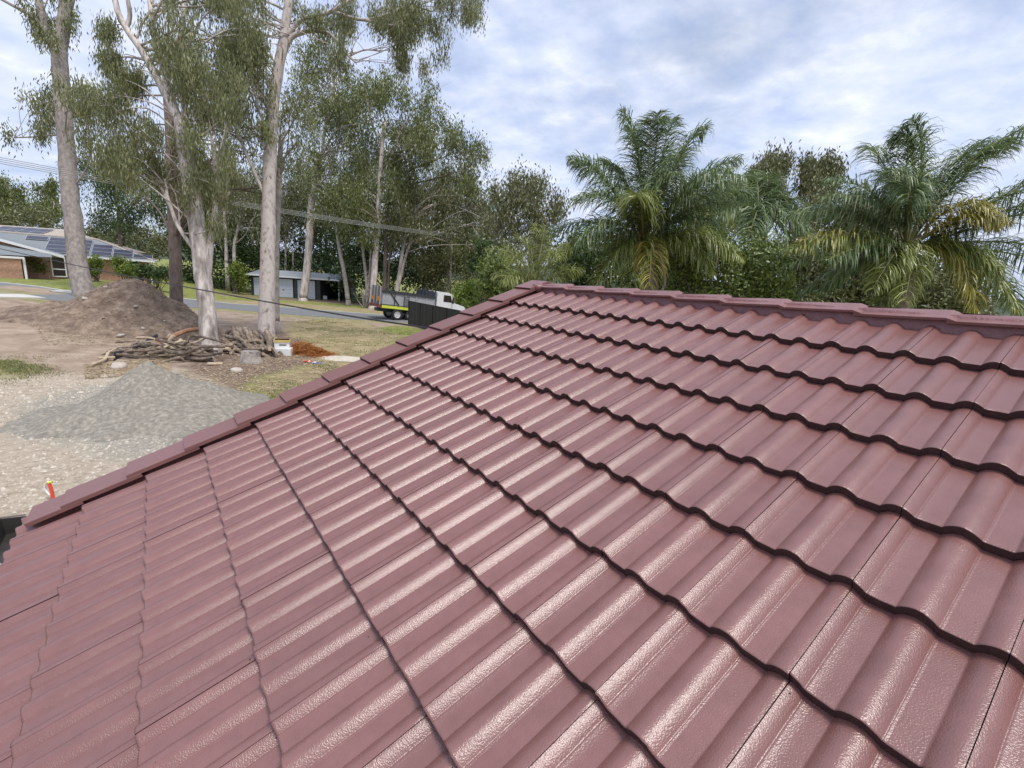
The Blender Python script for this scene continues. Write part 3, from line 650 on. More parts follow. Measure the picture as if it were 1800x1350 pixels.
def tree(name, label, depth, trunks, crowns, bark, leaf, seed, group=None, leafL=0.2, leafW=0.045, droop=0.62, n_per=26, per=7, spread=0.28, flat=0.85, twig=True, base=None, limbs=()):
    b = trunks[0][0]; bp = P(b[0], b[1], depth)
    root = thing(name, (bp[0], bp[1], bp[2]), label, 'tree', group)
    mb = MB(); nodes = []
    for i, t in enumerate(trunks):
        sp, rr = trunk_tube(mb, t, depth, seed + i)
        if i == 0:
            bx = sp[0].copy(); gz = float(hbase(bx[0], bx[1])) - 0.3
            if bx[2] > gz: mb.tube([np.array([bx[0], bx[1], gz]), (np.array([bx[0], bx[1], gz]) + bx) / 2, bx + np.array([0, 0, 0.05])], [rr[0] * 1.25, rr[0] * 1.12, rr[0] * 0.97], 11, 0, None, 0.03, seed)
        k = len(sp) // 3
        nodes += [(p_, r) for p_, r in zip(sp[k:], rr[k:])]
    link('trunk', mb.mesh('trunk', [M[bark]], True), root)
    lm = MB()
    for i, t in enumerate(limbs):
        sp, rr = trunk_tube(lm, t, depth, seed + 40 + i, sides=7, rough=0.03)
        nodes += [(p_, r) for p_, r in zip(sp[2:], rr[2:])]
    clusters = []
    for ci, (pp, n, rpx, thick) in enumerate(crowns):
        clusters += poly_clusters(pp, depth, thick, n, rpx, seed * 7 + ci)
    if twig and nodes:
        NP = np.array([a for a, _ in nodes]); r_ = np.random.default_rng(seed + 5)
        for c, r in clusters:
            dd = np.linalg.norm(NP - c, axis=1) + np.where(NP[:, 2] > c[2] + 0.3, 4.0, 0); near_ = np.argsort(dd)[:max(6, len(dd) // 5)]; near_ = near_[dd[near_] < 1.9 * dd[near_[0]] + 0.3]; i = int(near_[int(len(near_) * r_.random() ** 1.6)]); a = NP[i]
            mid = (a + c) / 2 + r_.normal(size=3) * 0.10 * np.linalg.norm(c - a) + np.array([0, 0, 0.1 * np.linalg.norm(c - a)])
            r0 = min(nodes[i][1] * 0.45, 0.010 + 0.013 * np.linalg.norm(c - a))
            lm.tube(spline(np.array([a, mid, c]), 4), np.linspace(r0, r0 * 0.3, 9), 5)
            for _ in range(3):
                e = c + r_.normal(size=3) * r * 0.6; lm.tube([mid * 0.3 + c * 0.7, e], [r0 * 0.35, r0 * 0.12], 4)
    if lm.n: link('branches', lm.mesh('branches', [M[bark]], True), root)
    if clusters:
        V, F, tone = leaf_cloud(sub_clumps(clusters, per, seed + 9, flat), n_per, (spread * 0.85, spread * 0.85, spread * 1.7), leafL, leafW, droop, seed + 11)
        me = new_mesh('crown', V, F, False, [M[leaf]]); attr_float(me, 'tone', tone)
        link('crown', me, root)
    return root

# near gums on the dirt block
tree('gum_tree', 'big grey mottled gum at far left, forking high, trunk behind the dirt mound', 34,
     [[(152, 545, 33.5), (140, 480, 28.8), (128, 380, 26.5), (118, 270, 24.2), (108, 150, 23.2, 0), (104, 90, 23.2)], [(104, 95, 20.5), (112, 40, 20.5), (121, -20, 18.6), (128, -90, 15.8)], [(100, 100, 14.0), (82, 50, 12.1), (70, 10, 11.2), (60, -50, 9.3)]],
     [([(48, 155), (95, 138), (150, 150), (180, 175), (178, 222), (140, 235), (105, 228), (62, 205)], 20, 15, 2.0), ([(50, 10), (75, 40), (100, 45), (112, 60), (100, 85), (70, 70), (52, 45)], 9, 12, 1.0),
      ([(-10, -60), (140, -60), (125, -5), (40, 2)], 10, 18, 2.0), ([(12, 236), (30, 240), (36, 266), (22, 262)], 1, 8, 0.3), ([(66, 228), (80, 232), (78, 255), (66, 252)], 2, 8, 0.3), ([(120, 20), (135, 25), (133, 60), (122, 55)], 2, 8, .3)],
     'bark_grey', 'gum', 101, leafL=0.3, leafW=0.075, spread=0.26, n_per=30, limbs=[[(100, 95, 9), (84, 58, 7), (58, 30, 6), (12, 4, 5), (-30, -20, 4)], [(116, 235, 3), (70, 240, 2.5), (25, 242, 2)]])
tree('gum_tree', 'pale streaky gum with several leaning stems rising from the log pile', 22.1,
     [[(372, 622, 33.6), (367, 590, 28.6), (361, 520, 26.0), (350, 430, 26.0), (340, 350, 26.9), (326, 270, 25.2), (318, 215, 21.8)], [(322, 230, 15.1), (303, 190, 14.3), (278, 140, 12.6), (250, 90, 11.8), (222, 50, 10.1), (207, 20, 9.2), (197, -30, 8.4)],
      [(318, 220, 15.1), (300, 170, 12.6), (285, 110, 10.9), (268, 40, 9.2), (262, -30, 7.6)], [(362, 500, 10.9), (366, 470, 11.8), (370, 430, 10.9), (378, 370, 9.2), (381, 330, 7.6), (378, 290, 6.7), (372, 240, 5.0)],
      [(330, 270, 15.1), (325, 200, 10.9), (318, 120, 9.2), (322, 30, 7.6), (330, -50, 6.7)], [(352, 455, 7.6), (335, 430, 7.1), (312, 395, 6.7), (296, 350, 5.0), (290, 315, 4.2)]],
     [([(150, 165), (205, 150), (250, 215), (290, 240), (318, 300), (300, 335), (210, 325), (150, 285), (140, 220)], 34, 20, 2.2),
      ([(250, 0), (300, -20), (430, -20), (432, 140), (415, 210), (400, 320), (345, 330), (325, 230), (300, 130), (262, 60)], 74, 21, 2.5),
      ([(155, 30), (190, 20), (205, 60), (200, 130), (170, 140)], 7, 11, 1.0), ([(320, 330), (390, 320), (385, 400), (340, 400)], 8, 12, 1.2), ([(205, 115), (250, 110), (262, 170), (215, 160)], 6, 14, 1.5)],
     'bark_white', 'gum', 202, leafL=0.21, leafW=0.045, spread=0.19, n_per=40, per=9, droop=0.74, limbs=[[(222, 50, 8), (228, 25, 7), (222, -10, 6)], [(382, 352, 6), (395, 345, 5), (404, 338, 4)], [(296, 350, 5), (284, 330, 4), (278, 290, 3)]])
tree('gum_tree', 'dark straight trunk just right of the dirt mound', 28.5,
     [[(313, 583, 22), (310, 500, 20), (306, 400, 18), (302, 300, 17), (298, 220, 15), (292, 150, 12)]],
     [([(250, 230), (320, 220), (420, 250), (430, 330), (380, 345), (300, 350), (220, 345), (200, 300)], 26, 22, 3.0), ([(380, 220), (470, 200), (470, 330), (400, 345)], 14, 20, 3.0)], 'bark_dark', 'gum', 303, leafL=0.26, leafW=0.055, spread=0.25, n_per=24)
tree('gum_tree', 'tall smooth pinkish gum right of the log pile, long limb against the sky', 24.7,
     [[(468, 612, 30.3), (468, 580, 27.9), (470, 500, 25.8), (471, 400, 23.8), (474, 300, 21.3), (478, 210, 19.7), (486, 140, 18.0), (497, 80, 16.4), (505, 20, 14.8), (516, -50, 12.3)]],
     [([(385, 0), (440, -25), (505, -20), (520, 30), (470, 60), (466, 130), (480, 185), (445, 215), (400, 190), (392, 140)], 46, 19, 2.2),
      ([(520, 0), (590, -20), (670, 0), (740, 0), (720, 40), (660, 45), (590, 40), (540, 50)], 20, 14, 1.6), ([(560, 40), (612, 40), (622, 80), (592, 140), (566, 80)], 9, 14, 1.2),
      ([(690, 10), (790, -20), (842, -10), (842, 28), (812, 22), (790, 70), (770, 140), (720, 105), (690, 85)], 26, 15, 1.3), ([(735, 108), (746, 112), (748, 128), (738, 122)], 1, 6, 0.2), ([(680, 60), (730, 60), (720, 108), (690, 140)], 6, 11, 0.8), ([(430, 205), (470, 200), (490, 240), (455, 250)], 5, 12, 1.0)],
     'bark_pink', 'gum', 404, leafL=0.21, leafW=0.045, spread=0.18, n_per=36, per=9, droop=0.74,
     limbs=[[(482, 160, 10), (506, 75, 9), (530, 58, 8), (552, 54, 7), (580, 60, 5), (605, 90, 4), (625, 110, 3)], [(505, 62, 9), (530, 35, 7.5), (570, 25, 7), (600, 10, 6), (640, -15, 5)],
            [(590, 22, 6), (640, 35, 5), (690, 22, 4.5), (720, 10, 3.5), (760, 20, 3)], [(640, 35, 5), (690, 45, 4), (715, 40, 3)], [(612, 100, 3), (640, 88, 2.5), (668, 90, 2)]])
tree('gum_tree', 'slim grey trunk half hidden behind the pinkish gum', 30, [[(485, 565, 13), (484, 500, 12), (486, 420, 11), (490, 330, 10), (494, 240, 8)]],
     [([(480, 190), (530, 170), (560, 230), (540, 290), (490, 290)], 12, 18, 2.0)], 'bark_grey', 'gum', 505, leafL=0.28, leafW=0.06)

# belt of gums across the road
G2 = 'gums across the road'
def far(label, depth, trunks, crowns, seed, bark='bark_pale', leaf='gum_far', name='gum_tree', **k):
    kw = dict(leafL=0.4, leafW=0.115, spread=0.4, n_per=32, per=8, droop=0.6); kw.update(k)
    return tree(name, label, depth, trunks, crowns, bark, leaf, seed, G2, **kw)
far('gum with pale leaning trunk directly in front of the grey garage', 60, [[(533, 524, 14), (540, 470, 13), (545, 400, 11.5), (548, 350, 10), (556, 318, 8), (566, 270, 6)]],
    [([(500, 215), (560, 180), (640, 170), (655, 210), (630, 300), (560, 320), (500, 300)], 34, 24, 4), ([(510, 75), (560, 70), (640, 140), (655, 160), (620, 210), (540, 210), (505, 150)], 30, 24, 3)], 611,
    limbs=[[(546, 400, 4), (560, 375, 3.5), (580, 368, 3), (602, 362, 2)], [(566, 270, 6), (575, 200, 5), (590, 140, 4)]])
far('thick pale gum trunk just left of the truck, tallest of its clump', 55, [[(655, 538, 13), (658, 480, 11), (662, 420, 9.5), (666, 350, 8.5), (670, 280, 7.5), (676, 215, 6)]],
    [([(640, 130), (690, 135), (745, 150), (775, 185), (788, 220), (760, 250), (700, 260), (640, 240), (625, 180)], 44, 22, 4), ([(600, 250), (700, 255), (710, 350), (640, 400), (590, 370)], 30, 22, 4)], 622,
    limbs=[[(668, 320, 4), (690, 270, 3.5), (705, 230, 3), (730, 190, 2)], [(672, 260, 4), (655, 220, 3), (645, 180, 2)]])
far('slender leaning gum between garage and truck', 57, [[(612, 528, 8), (605, 480, 7), (597, 440, 6), (592, 400, 5), (594, 350, 4)]], [([(540, 320), (620, 320), (630, 390), (570, 400)], 16, 20, 3)], 633, bark='bark_grey')
far('twin stemmed grey gum beside the bare shrub', 56, [[(646, 536, 6), (644, 490, 5.5), (639, 450, 5), (634, 400, 4)], [(646, 520, 4), (650, 480, 4), (652, 440, 3.5)]], [([(600, 380), (660, 370), (665, 420), (610, 425)], 10, 16, 3)], 644, bark='bark_grey')
far('dark straight gum right behind the truck tail', 58, [[(676, 530, 7), (677, 470, 6.5), (679, 400, 6), (684, 330, 5)], [(682, 520, 4), (684, 460, 3.5), (690, 410, 3)]], [([(690, 260), (790, 225), (842, 245), (858, 300), (830, 345), (760, 340), (700, 330)], 44, 22, 4)], 655, bark='bark_dark',
    limbs=[[(684, 330, 5), (720, 300, 4), (770, 280, 3)], [(690, 325, 4), (740, 320, 3), (810, 300, 2)]])
far('forked gum with V shaped trunks behind the truck tray', 57, [[(697, 515, 7), (702, 480, 6.5), (708, 440, 6), (716, 390, 5)], [(698, 510, 6), (706, 480, 5.5), (712, 455, 4.5), (720, 430, 4)]], [([(700, 330), (840, 335), (866, 380), (850, 430), (780, 430), (700, 420)], 48, 20, 4)], 666, leaf='gum_olive')
far('pair of thin pale stems beside the wooden power pole', 60, [[(784, 512, 4), (788, 470, 3.6), (791, 430, 3)], [(786, 508, 3), (795, 470, 2.6), (803, 450, 2)]], [([(760, 400), (830, 390), (840, 450), (770, 470)], 16, 18, 3)], 677)
far('olive crowned gum at the right end of the belt, above the fan shaped palm', 48, [[(868, 500, 6), (866, 460, 5.5), (870, 420, 5), (880, 380, 4)], [(868, 440, 4), (900, 400, 3), (930, 370, 2.5)]],
    [([(862, 345), (890, 312), (925, 305), (955, 322), (985, 365), (978, 400), (930, 405), (880, 400)], 36, 18, 3), ([(850, 400), (960, 400), (960, 450), (860, 450)], 14, 16, 3)], 688, leaf='gum_olive', bark='bark_grey', limbs=[[(872, 410, 3), (905, 360, 2.5), (925, 335, 2)]])
far('white stemmed gum left of the garage in deep shade', 64, [[(398, 462, 6), (397, 420, 5.5), (395, 380, 5), (394, 330, 4)], [(412, 478, 6), (412, 430, 5.5), (420, 395, 4)]], [([(330, 320), (460, 300), (470, 400), (400, 410), (330, 390)], 34, 24, 4)], 699, leaf='gum_olive')
far('thin white stem rising behind the garage roof', 70, [[(502, 500, 4), (502, 440, 3.6), (503, 380, 3)], [(515, 485, 2.5), (515, 440, 2.2)]], [([(480, 330), (560, 320), (570, 400), (490, 410)], 22, 22, 4)], 700, leaf='gum_olive')
far('broad dark crowned gum behind the brick house', 62, [[(212, 450, 7), (211, 410, 6.5), (208, 370, 6), (200, 330, 5)], [(210, 390, 4), (235, 360, 3), (250, 335, 3)]],
    [([(132, 285), (200, 270), (300, 290), (310, 350), (270, 395), (215, 385), (190, 400), (150, 375), (140, 330)], 52, 22, 4)], 711, leaf='dense', bark='bark_dark')
far('tall hazy gum at far left behind the beige roof', 95, [[(18, 400, 5), (17, 370, 4.5), (14, 345, 4)]], [([(-30, 330), (15, 316), (40, 330), (42, 365), (20, 385), (-30, 380)], 20, 11, 4)], 722, leaf='gum_far', leafL=0.55, leafW=0.2, spread=0.5)
far('second hazy gum left of the big grey trunk, round open crown', 95, [[(80, 400, 4), (80, 370, 3.5), (82, 350, 3)]], [([(45, 345), (70, 322), (95, 320), (112, 345), (108, 380), (50, 380)], 18, 10, 4)], 733, leaf='gum_far', leafL=0.55, leafW=0.2, spread=0.5)
far('open crowned gum showing over the dark palm on the right', 32, [[(1400, 470, 6), (1398, 430, 5.5), (1392, 390, 5), (1385, 350, 4)], [(1394, 395, 4), (1420, 360, 3), (1445, 320, 2.5)]],
    [([(1318, 318), (1345, 285), (1382, 275), (1396, 300), (1380, 350), (1340, 370), (1310, 350)], 24, 14, 2.5), ([(1405, 310), (1430, 276), (1460, 285), (1482, 310), (1470, 345), (1425, 360)], 20, 13, 2.0)], 744, leaf='gum_olive', leafL=0.3, leafW=0.09, spread=0.26)
for i, (px_, d_, tall, lab) in enumerate([(455, 74, 340, 'middle left'), (575, 76, 290, 'middle'), (745, 72, 310, 'right'), (820, 70, 350, 'far right'), (350, 72, 320, 'far left'), (660, 74, 300, 'middle right')]):
    far('shadowed gum at the back of the belt, %s one' % lab, d_, [[(px_, 505, 5), (px_ - 3, 450, 4.5), (px_ + 4, tall + 40, 4)]], [([(px_ - 60, tall), (px_, tall - 40), (px_ + 60, tall), (px_ + 62, tall + 110), (px_ - 62, tall + 110)], 56, 25, 4)], 760 + i, leaf='gum_far', bark='bark_dark')

# understorey and shrubs
def bush(name, label, depth, polys, leaf, seed, group=None, cat='shrub', leafL=0.3, leafW=0.12, spread=0.3, n_per=22, per=8, droop=0.2, stems=3, **k):
    p0 = np.mean([q for q in polys[0][0]], axis=0); lowy = max(q[1] for pl in polys for q in pl[0]); b = P(p0[0], lowy, depth)
    gz = float(hbase(b[0], b[1])); root = thing(name, (b[0], b[1], gz), label, cat, group)
    cl = []
    for i, (pp, n, rpx, th) in enumerate(polys): cl += poly_clusters(pp, depth, th, n, rpx, seed + i)
    mb = MB(); r_ = np.random.default_rng(seed)
    for i in range(min(len(cl), 14)):
        c = cl[i][0]; mb.tube(spline(np.array([[b[0] + r_.normal() * 0.2, b[1] + r_.normal() * 0.2, gz - 0.1], (np.array([b[0], b[1], gz]) + c) / 2 + r_.normal(size=3) * 0.15, c]), 3), np.linspace(0.04, 0.012, 7), 5)
    link('stem', mb.mesh('stem', [M['bark_dark']], True), root)
    V, F, tone = leaf_cloud(sub_clumps(cl, per, seed + 2, 0.85), n_per, spread, leafL, leafW, droop, seed + 3)
    me = new_mesh('foliage', V, F, False, [M[leaf]]); attr_float(me, 'tone', tone); link('foliage', me, root); return root
US = 'dark understorey beyond the road'
bush('understorey_thicket', 'dark green thicket left of the garage under the gums', 70, [([(318, 395), (470, 380), (470, 500), (318, 500)], 60, 26, 5)], 'dense', 800, US, 'thicket', 0.5, 0.22, 0.5)
bush('understorey_thicket', 'dark green thicket right behind the garage roof', 74, [([(470, 385), (610, 380), (615, 505), (470, 505)], 60, 26, 4)], 'dense', 811, US, 'thicket', 0.5, 0.22, 0.5)
bush('understorey_thicket', 'dark green thicket behind the truck', 66, [([(600, 400), (770, 400), (780, 510), (600, 520)], 70, 25, 4)], 'dense', 822, US, 'thicket', 0.45, 0.2, 0.45)
bush('understorey_thicket', 'olive thicket behind the truck cab', 60, [([(730, 430), (860, 430), (870, 510), (735, 515)], 40, 22, 4)], 'gum_olive', 833, US, 'thicket', 0.42, 0.16, 0.42)
bush('shrub', 'pale leaved shrub at the left of the garage', 62, [([(395, 470), (420, 462), (432, 490), (420, 505), (395, 500)], 10, 9, 1)], 'lime', 844, leafL=0.3, leafW=0.16)
bush('shrub', 'bright lime green clump beyond the truck cab', 52, [([(806, 505), (828, 495), (850, 500), (858, 530), (806, 540)], 26, 11, 1.5)], 'lime', 855, leafL=0.5, leafW=0.1, spread=0.25, droop=0.1)
bush('shrub', 'light green leafy shrub behind the gable end', 26, [([(848, 470), (875, 455), (905, 480), (900, 520), (870, 530), (850, 515)], 30, 13, 1.5)], 'shrub', 866, leafL=0.24, leafW=0.1, spread=0.2)
bush('shrub', 'dark green shrub at the end of the truck, left of the fan shaped palm', 40, [([(835, 430), (880, 420), (900, 460), (850, 480), (830, 465)], 20, 12, 2)], 'dense', 877, leafL=0.35, leafW=0.15)
bush('shrub', 'big glossy round shrub behind the ridge between the palms', 12.5, [([(1185, 450), (1230, 420), (1290, 415), (1350, 430), (1385, 470), (1385, 545), (1185, 530)], 90, 20, 1.2), ([(1195, 540), (1385, 550), (1375, 760), (1205, 750)], 60, 24, 1.0)], 'shrub', 888, leafL=0.11, leafW=0.05, spread=0.13, n_per=30, per=8)
bush('shrub', 'dark shrub mass under the left palm', 15.5, [([(985, 430), (1080, 400), (1190, 420), (1200, 530), (985, 520)], 60, 24, 1.2), ([(990, 525), (1200, 535), (1190, 700), (1000, 690)], 60, 24, 1.2)], 'dense', 899, leafL=0.16, leafW=0.07, spread=0.2, n_per=26)
bush('shrub', 'tall dark shrub left of the right palm', 22, [([(1380, 420), (1440, 360), (1520, 350), (1580, 400), (1590, 540), (1380, 540)], 120, 24, 2), ([(1380, 440), (1590, 440), (1590, 545), (1380, 545)], 60, 22, 1.5), ([(1385, 550), (1590, 555), (1585, 680), (1390, 670)], 50, 24, 1.5)], 'gum_olive', 910, leafL=0.22, leafW=0.08, spread=0.25, n_per=26)
bush('shrub', 'low dark shrub right of the right palm trunk', 24, [([(1590, 470), (1690, 460), (1730, 545), (1590, 545)], 50, 20, 2), ([(1595, 550), (1730, 550), (1725, 680), (1600, 670)], 36, 22, 1.5)], 'gum_olive', 921, leafL=0.25, leafW=0.09, spread=0.25)
bush('shrub', 'green tree top showing between palm and gum crown', 24, [([(1190, 330), (1250, 315), (1310, 330), (1320, 400), (1200, 420)], 40, 20, 2)], 'palm_olive', 932, leafL=0.3, leafW=0.06, spread=0.3, droop=0.5)
bush('shrub', 'pale green shrub against the brick house veranda', 46, [([(20, 452), (60, 448), (78, 465), (70, 482), (25, 480)], 16, 8, .6)], 'shrub', 943, leafL=0.22, leafW=0.1, spread=0.2)
bush('shrub', 'round yellow green shrub right of the big grey trunk', 46, [([(150, 458), (172, 454), (182, 470), (178, 482), (150, 482)], 12, 7, .5)], 'lime', 954, leafL=0.2, leafW=0.1, spread=0.18)
bush('shrub', 'round yellow green shrub near the house corner', 46, [([(198, 460), (220, 456), (230, 468), (228, 482), (198, 480)], 12, 7, .5)], 'lime', 965, leafL=0.2, leafW=0.1, spread=0.18)
bush('hedge', 'dark low hedge running right from the house corner', 48, [([(236, 470), (300, 472), (318, 492), (240, 490)], 26, 8, .8)], 'dense', 976, cat='hedge', leafL=0.22, leafW=0.1, spread=0.2)
bush('hedge', 'mixed green trees behind the brick house roof', 82, [([(-40, 385), (60, 372), (118, 385), (118, 425), (-40, 415)], 40, 12, 4), ([(140, 395), (250, 405), (320, 425), (320, 470), (140, 440)], 40, 12, 4)], 'gum_olive', 987, cat='trees', leafL=0.5, leafW=0.22, spread=0.5)

# bare frangipani-like shrub
bp = gp(640, 541); root = thing('bare_shrub', bp, 'leafless grey many branched shrub by the road left of the truck', 'shrub')
mb = MB(); r_ = np.random.default_rng(4)
for i in range(13):
    a = r_.uniform(0, 6.28); s_ = r_.uniform(0.3, 1.6); top = bp + np.array([math.cos(a) * s_, math.sin(a) * s_ * 0.6, r_.uniform(1.3, 2.3)])
    md = bp + (top - bp) * 0.45 + np.array([0, 0, -0.15]); mb.tube(spline(np.array([bp - [0, 0, .1], md, top]), 4), np.linspace(0.07, 0.025, 9), 6)
    for k in range(2):
        e = top + np.array([r_.normal() * 0.35, r_.normal() * 0.3, 0.35]); mb.tube([md * 0.4 + top * 0.6, e], [0.03, 0.018], 5)
link('branches', mb.mesh('branches', [M['pole']], True), root)

# ------------------------------------------------------------------ palms
def frond_mesh(p0, p1, p2, n_leaf, llen, seed, leaf, plume=0.5, w=0.022, hang=0.75):
    r_ = np.random.default_rng(seed); t = np.linspace(0, 1, 22)[:, None]
    cv = (1 - t) ** 2 * p0 + 2 * t * (1 - t) * p1 + t * t * p2
    V, F = tube_geo(cv, np.linspace(0.028, 0.005, 22), 5); F = list(F); nv = len(V); VV = [V]; nf_r = len(F); tone = [np.full(nv, 0.6)]
    LF = []
    tl = np.repeat(np.linspace(0.14, 1.0, n_leaf), 2) + r_.normal(0, 0.004, 2 * n_leaf); tl = np.clip(tl, 0.1, 1)
    sd = np.tile([1, -1], n_leaf)
    base = ((1 - tl) ** 2)[:, None] * p0 + (2 * tl * (1 - tl))[:, None] * p1 + (tl ** 2)[:, None] * p2
    tan = 2 * (1 - tl)[:, None] * (p1 - p0) + 2 * tl[:, None] * (p2 - p1); tan /= np.linalg.norm(tan, axis=1, keepdims=True) + 1e-9
    up = np.array([0, 0, 1.0]); sv = np.cross(tan, up); sv /= np.linalg.norm(sv, axis=1, keepdims=True) + 1e-6
    nv_ = np.cross(sv, tan)
    ang = r_.uniform(-plume, plume, 2 * n_leaf) * 1.2 + 0.1
    d = (np.cos(ang)[:, None] * sv * sd[:, None] + np.sin(ang)[:, None] * nv_) * 0.85 + tan * r_.uniform(0.45, 0.8, 2 * n_leaf)[:, None]
    d /= np.linalg.norm(d, axis=1, keepdims=True)
    L = llen * (np.sin(np.clip(tl, 0, 1) * math.pi * 0.86 + 0.28) ** 0.6) * r_.uniform(0.8, 1.15, 2 * n_leaf)
    L = np.maximum(L, llen * 0.3)
    down = np.array([0, 0, -1.0]); hg = hang * r_.uniform(0.6, 1.3, 2 * n_leaf)[:, None]
    q1 = base + d * (L * 0.4)[:, None] + down * (L * 0.05)[:, None] * hg
    d2 = d + down * 0.9 * hg; d2 /= np.linalg.norm(d2, axis=1, keepdims=True)
    q2 = q1 + d2 * (L * 0.35)[:, None]
    d3 = d2 + down * 1.3 * hg; d3 /= np.linalg.norm(d3, axis=1, keepdims=True)
    q3 = q2 + d3 * (L * 0.3)[:, None]
    wv = np.cross(d, down + r_.normal(size=d.shape) * 0.4); wv /= np.linalg.norm(wv, axis=1, keepdims=True) + 1e-6; wv *= w / 2
    k = 2 * n_leaf
    LV = np.stack([base + wv * 0.6, base - wv * 0.6, q1 - wv, q1 + wv, q2 - wv * 0.85, q2 + wv * 0.85, q3], 1).reshape(-1, 3)
    VV.append(LV); o = np.arange(k)[:, None] * 7 + nv
    for f in ((0, 1, 2, 3), (3, 2, 4, 5)): LF += [tuple(r) for r in (o + np.array(f))]
    LF += [tuple(r) for r in (o + np.array((5, 4, 6)))]
    tone.append(np.repeat(np.clip(r_.normal(0.45, 0.22, k), 0, 1), 7))
    me = new_mesh('frond', np.concatenate(VV), F + LF, False, [M['rachis'], M[leaf]], [0] * nf_r + [1] * len(LF))
    attr_float(me, 'tone', np.concatenate(tone)); return me
def palm(label, crown_px, depth, trunk_px, fronds, seed, llen=0.55, n_leaf=125, w=0.021, plume=0.6, dup=0.6):
    c = P(crown_px[0], crown_px[1], depth); mpp = depth / FPX; x_ax = MROT[:, 0]; up = np.array([0, 0, 1.0]); fw = np.array([MROT[0, 2], MROT[1, 2], 0]); fw /= np.linalg.norm(fw)
    x_ax = np.cross(fw, up)
    base = P(trunk_px[0], trunk_px[1], depth); gz = float(hbase(base[0], base[1]))
    root = thing('palm_tree', (base[0], base[1], gz), label, 'palm')
    mb = MB(); r0 = trunk_px[2] / 2 * mpp; tp = spline(np.array([[base[0] - (c[0] - base[0]) * 1.0, base[1], gz - 0.1], base, c]), 8); rr = np.linspace(r0 * 1.25, r0 * 0.9, len(tp)) * (1 + 0.05 * np.sin(np.arange(len(tp)) * 2.2))
    mb.tube(tp, rr, 12, 0, None, 0.05, seed); link('trunk', mb.mesh('trunk', [M['boot']], True), root)
    mb = MB(); r_ = np.random.default_rng(seed)
    for i in range(10):
        a = r_.uniform(0, 6.28); dv = np.array([math.cos(a), math.sin(a), 0]); b0 = c - up * (0.5 * r_.uniform(0.3, 1)) + dv * r0 * 0.5
        mb.tube(spline(np.array([b0, b0 + dv * 0.10 + up * 0.2, b0 + dv * 0.22 + up * 0.5]), 3), np.linspace(0.055, 0.02, 7), 6)
    link('leaf_base', mb.mesh('leaf_base', [M['boot']], True), root)
    fronds = list(fronds); rj = np.random.default_rng(seed + 3)
    fronds += [(f[0] + rj.normal() * 16, f[1] + rj.normal() * 12, f[2] + rj.normal() * 22, f[3] + rj.normal() * 18, f[4] + rj.uniform(-0.9, 0.9), f[5]) + tuple(f[6:]) for f in fronds if f[5] != 'palm_yellow' and rj.random() < dup]
    for i, f in enumerate(fronds):
        cx, cy, tx_, ty, dep, leaf = f[:6]
        sc = lambda px_, py_, dd: c + x_ax * (px_ - crown_px[0]) * mpp - up * (py_ - crown_px[1]) * mpp * 1.0 + fw * dd
        p1 = sc(cx, cy, dep * 0.5); p2 = sc(tx_, ty, dep)
        me = frond_mesh(c.copy(), p1, p2, f[6] if len(f) > 6 else n_leaf, llen, seed * 31 + i, leaf, plume, w)
        link('frond', me, root)
    return root
Y, Gn, Ol = 'palm_yellow', 'palm', 'palm_olive'
palm('left palm with upright dark green fronds and pale flower sheath', (1130, 440), 11.5, (1140, 530, 30),
     [(1115, 250, 1072, 212, 0.4, Gn, 140), (1130, 260, 1118, 232, -0.5, Gn, 140), (1150, 240, 1160, 218, 0.5, Gn, 140), (1170, 250, 1215, 232, 0.2, Gn, 140), (1185, 300, 1262, 290, -0.4, Gn, 140), (1060, 300, 990, 296, 0.2, Gn, 140),
      (1075, 330, 1000, 370, -0.6, Gn, 140), (1200, 340, 1290, 345, 0.6, Gn, 140), (1050, 390, 945, 475, -0.5, Ol, 140), (1060, 360, 1005, 440, -0.9, Gn), (1095, 350, 1085, 375, -1.6, Ol), (1110, 390, 1095, 520, -1.2, Ol, 140), (1090, 400, 1040, 510, -1.0, Ol, 140),
      (1200, 370, 1275, 440, -0.6, Ol), (1180, 390, 1230, 470, -1.0, Ol), (1160, 280, 1190, 260, 1.2, Gn), (1100, 300, 1060, 280, 1.2, Gn), (1140, 330, 1150, 300, -1.4, Gn), (1215, 330, 1300, 400, 1.0, Gn), (1040, 360, 960, 420, 1.0, Gn), (1130, 400, 1120, 500, -1.5, Y, 60), (1170, 330, 1220, 320, -1.3, Gn)], 41, llen=0.7)
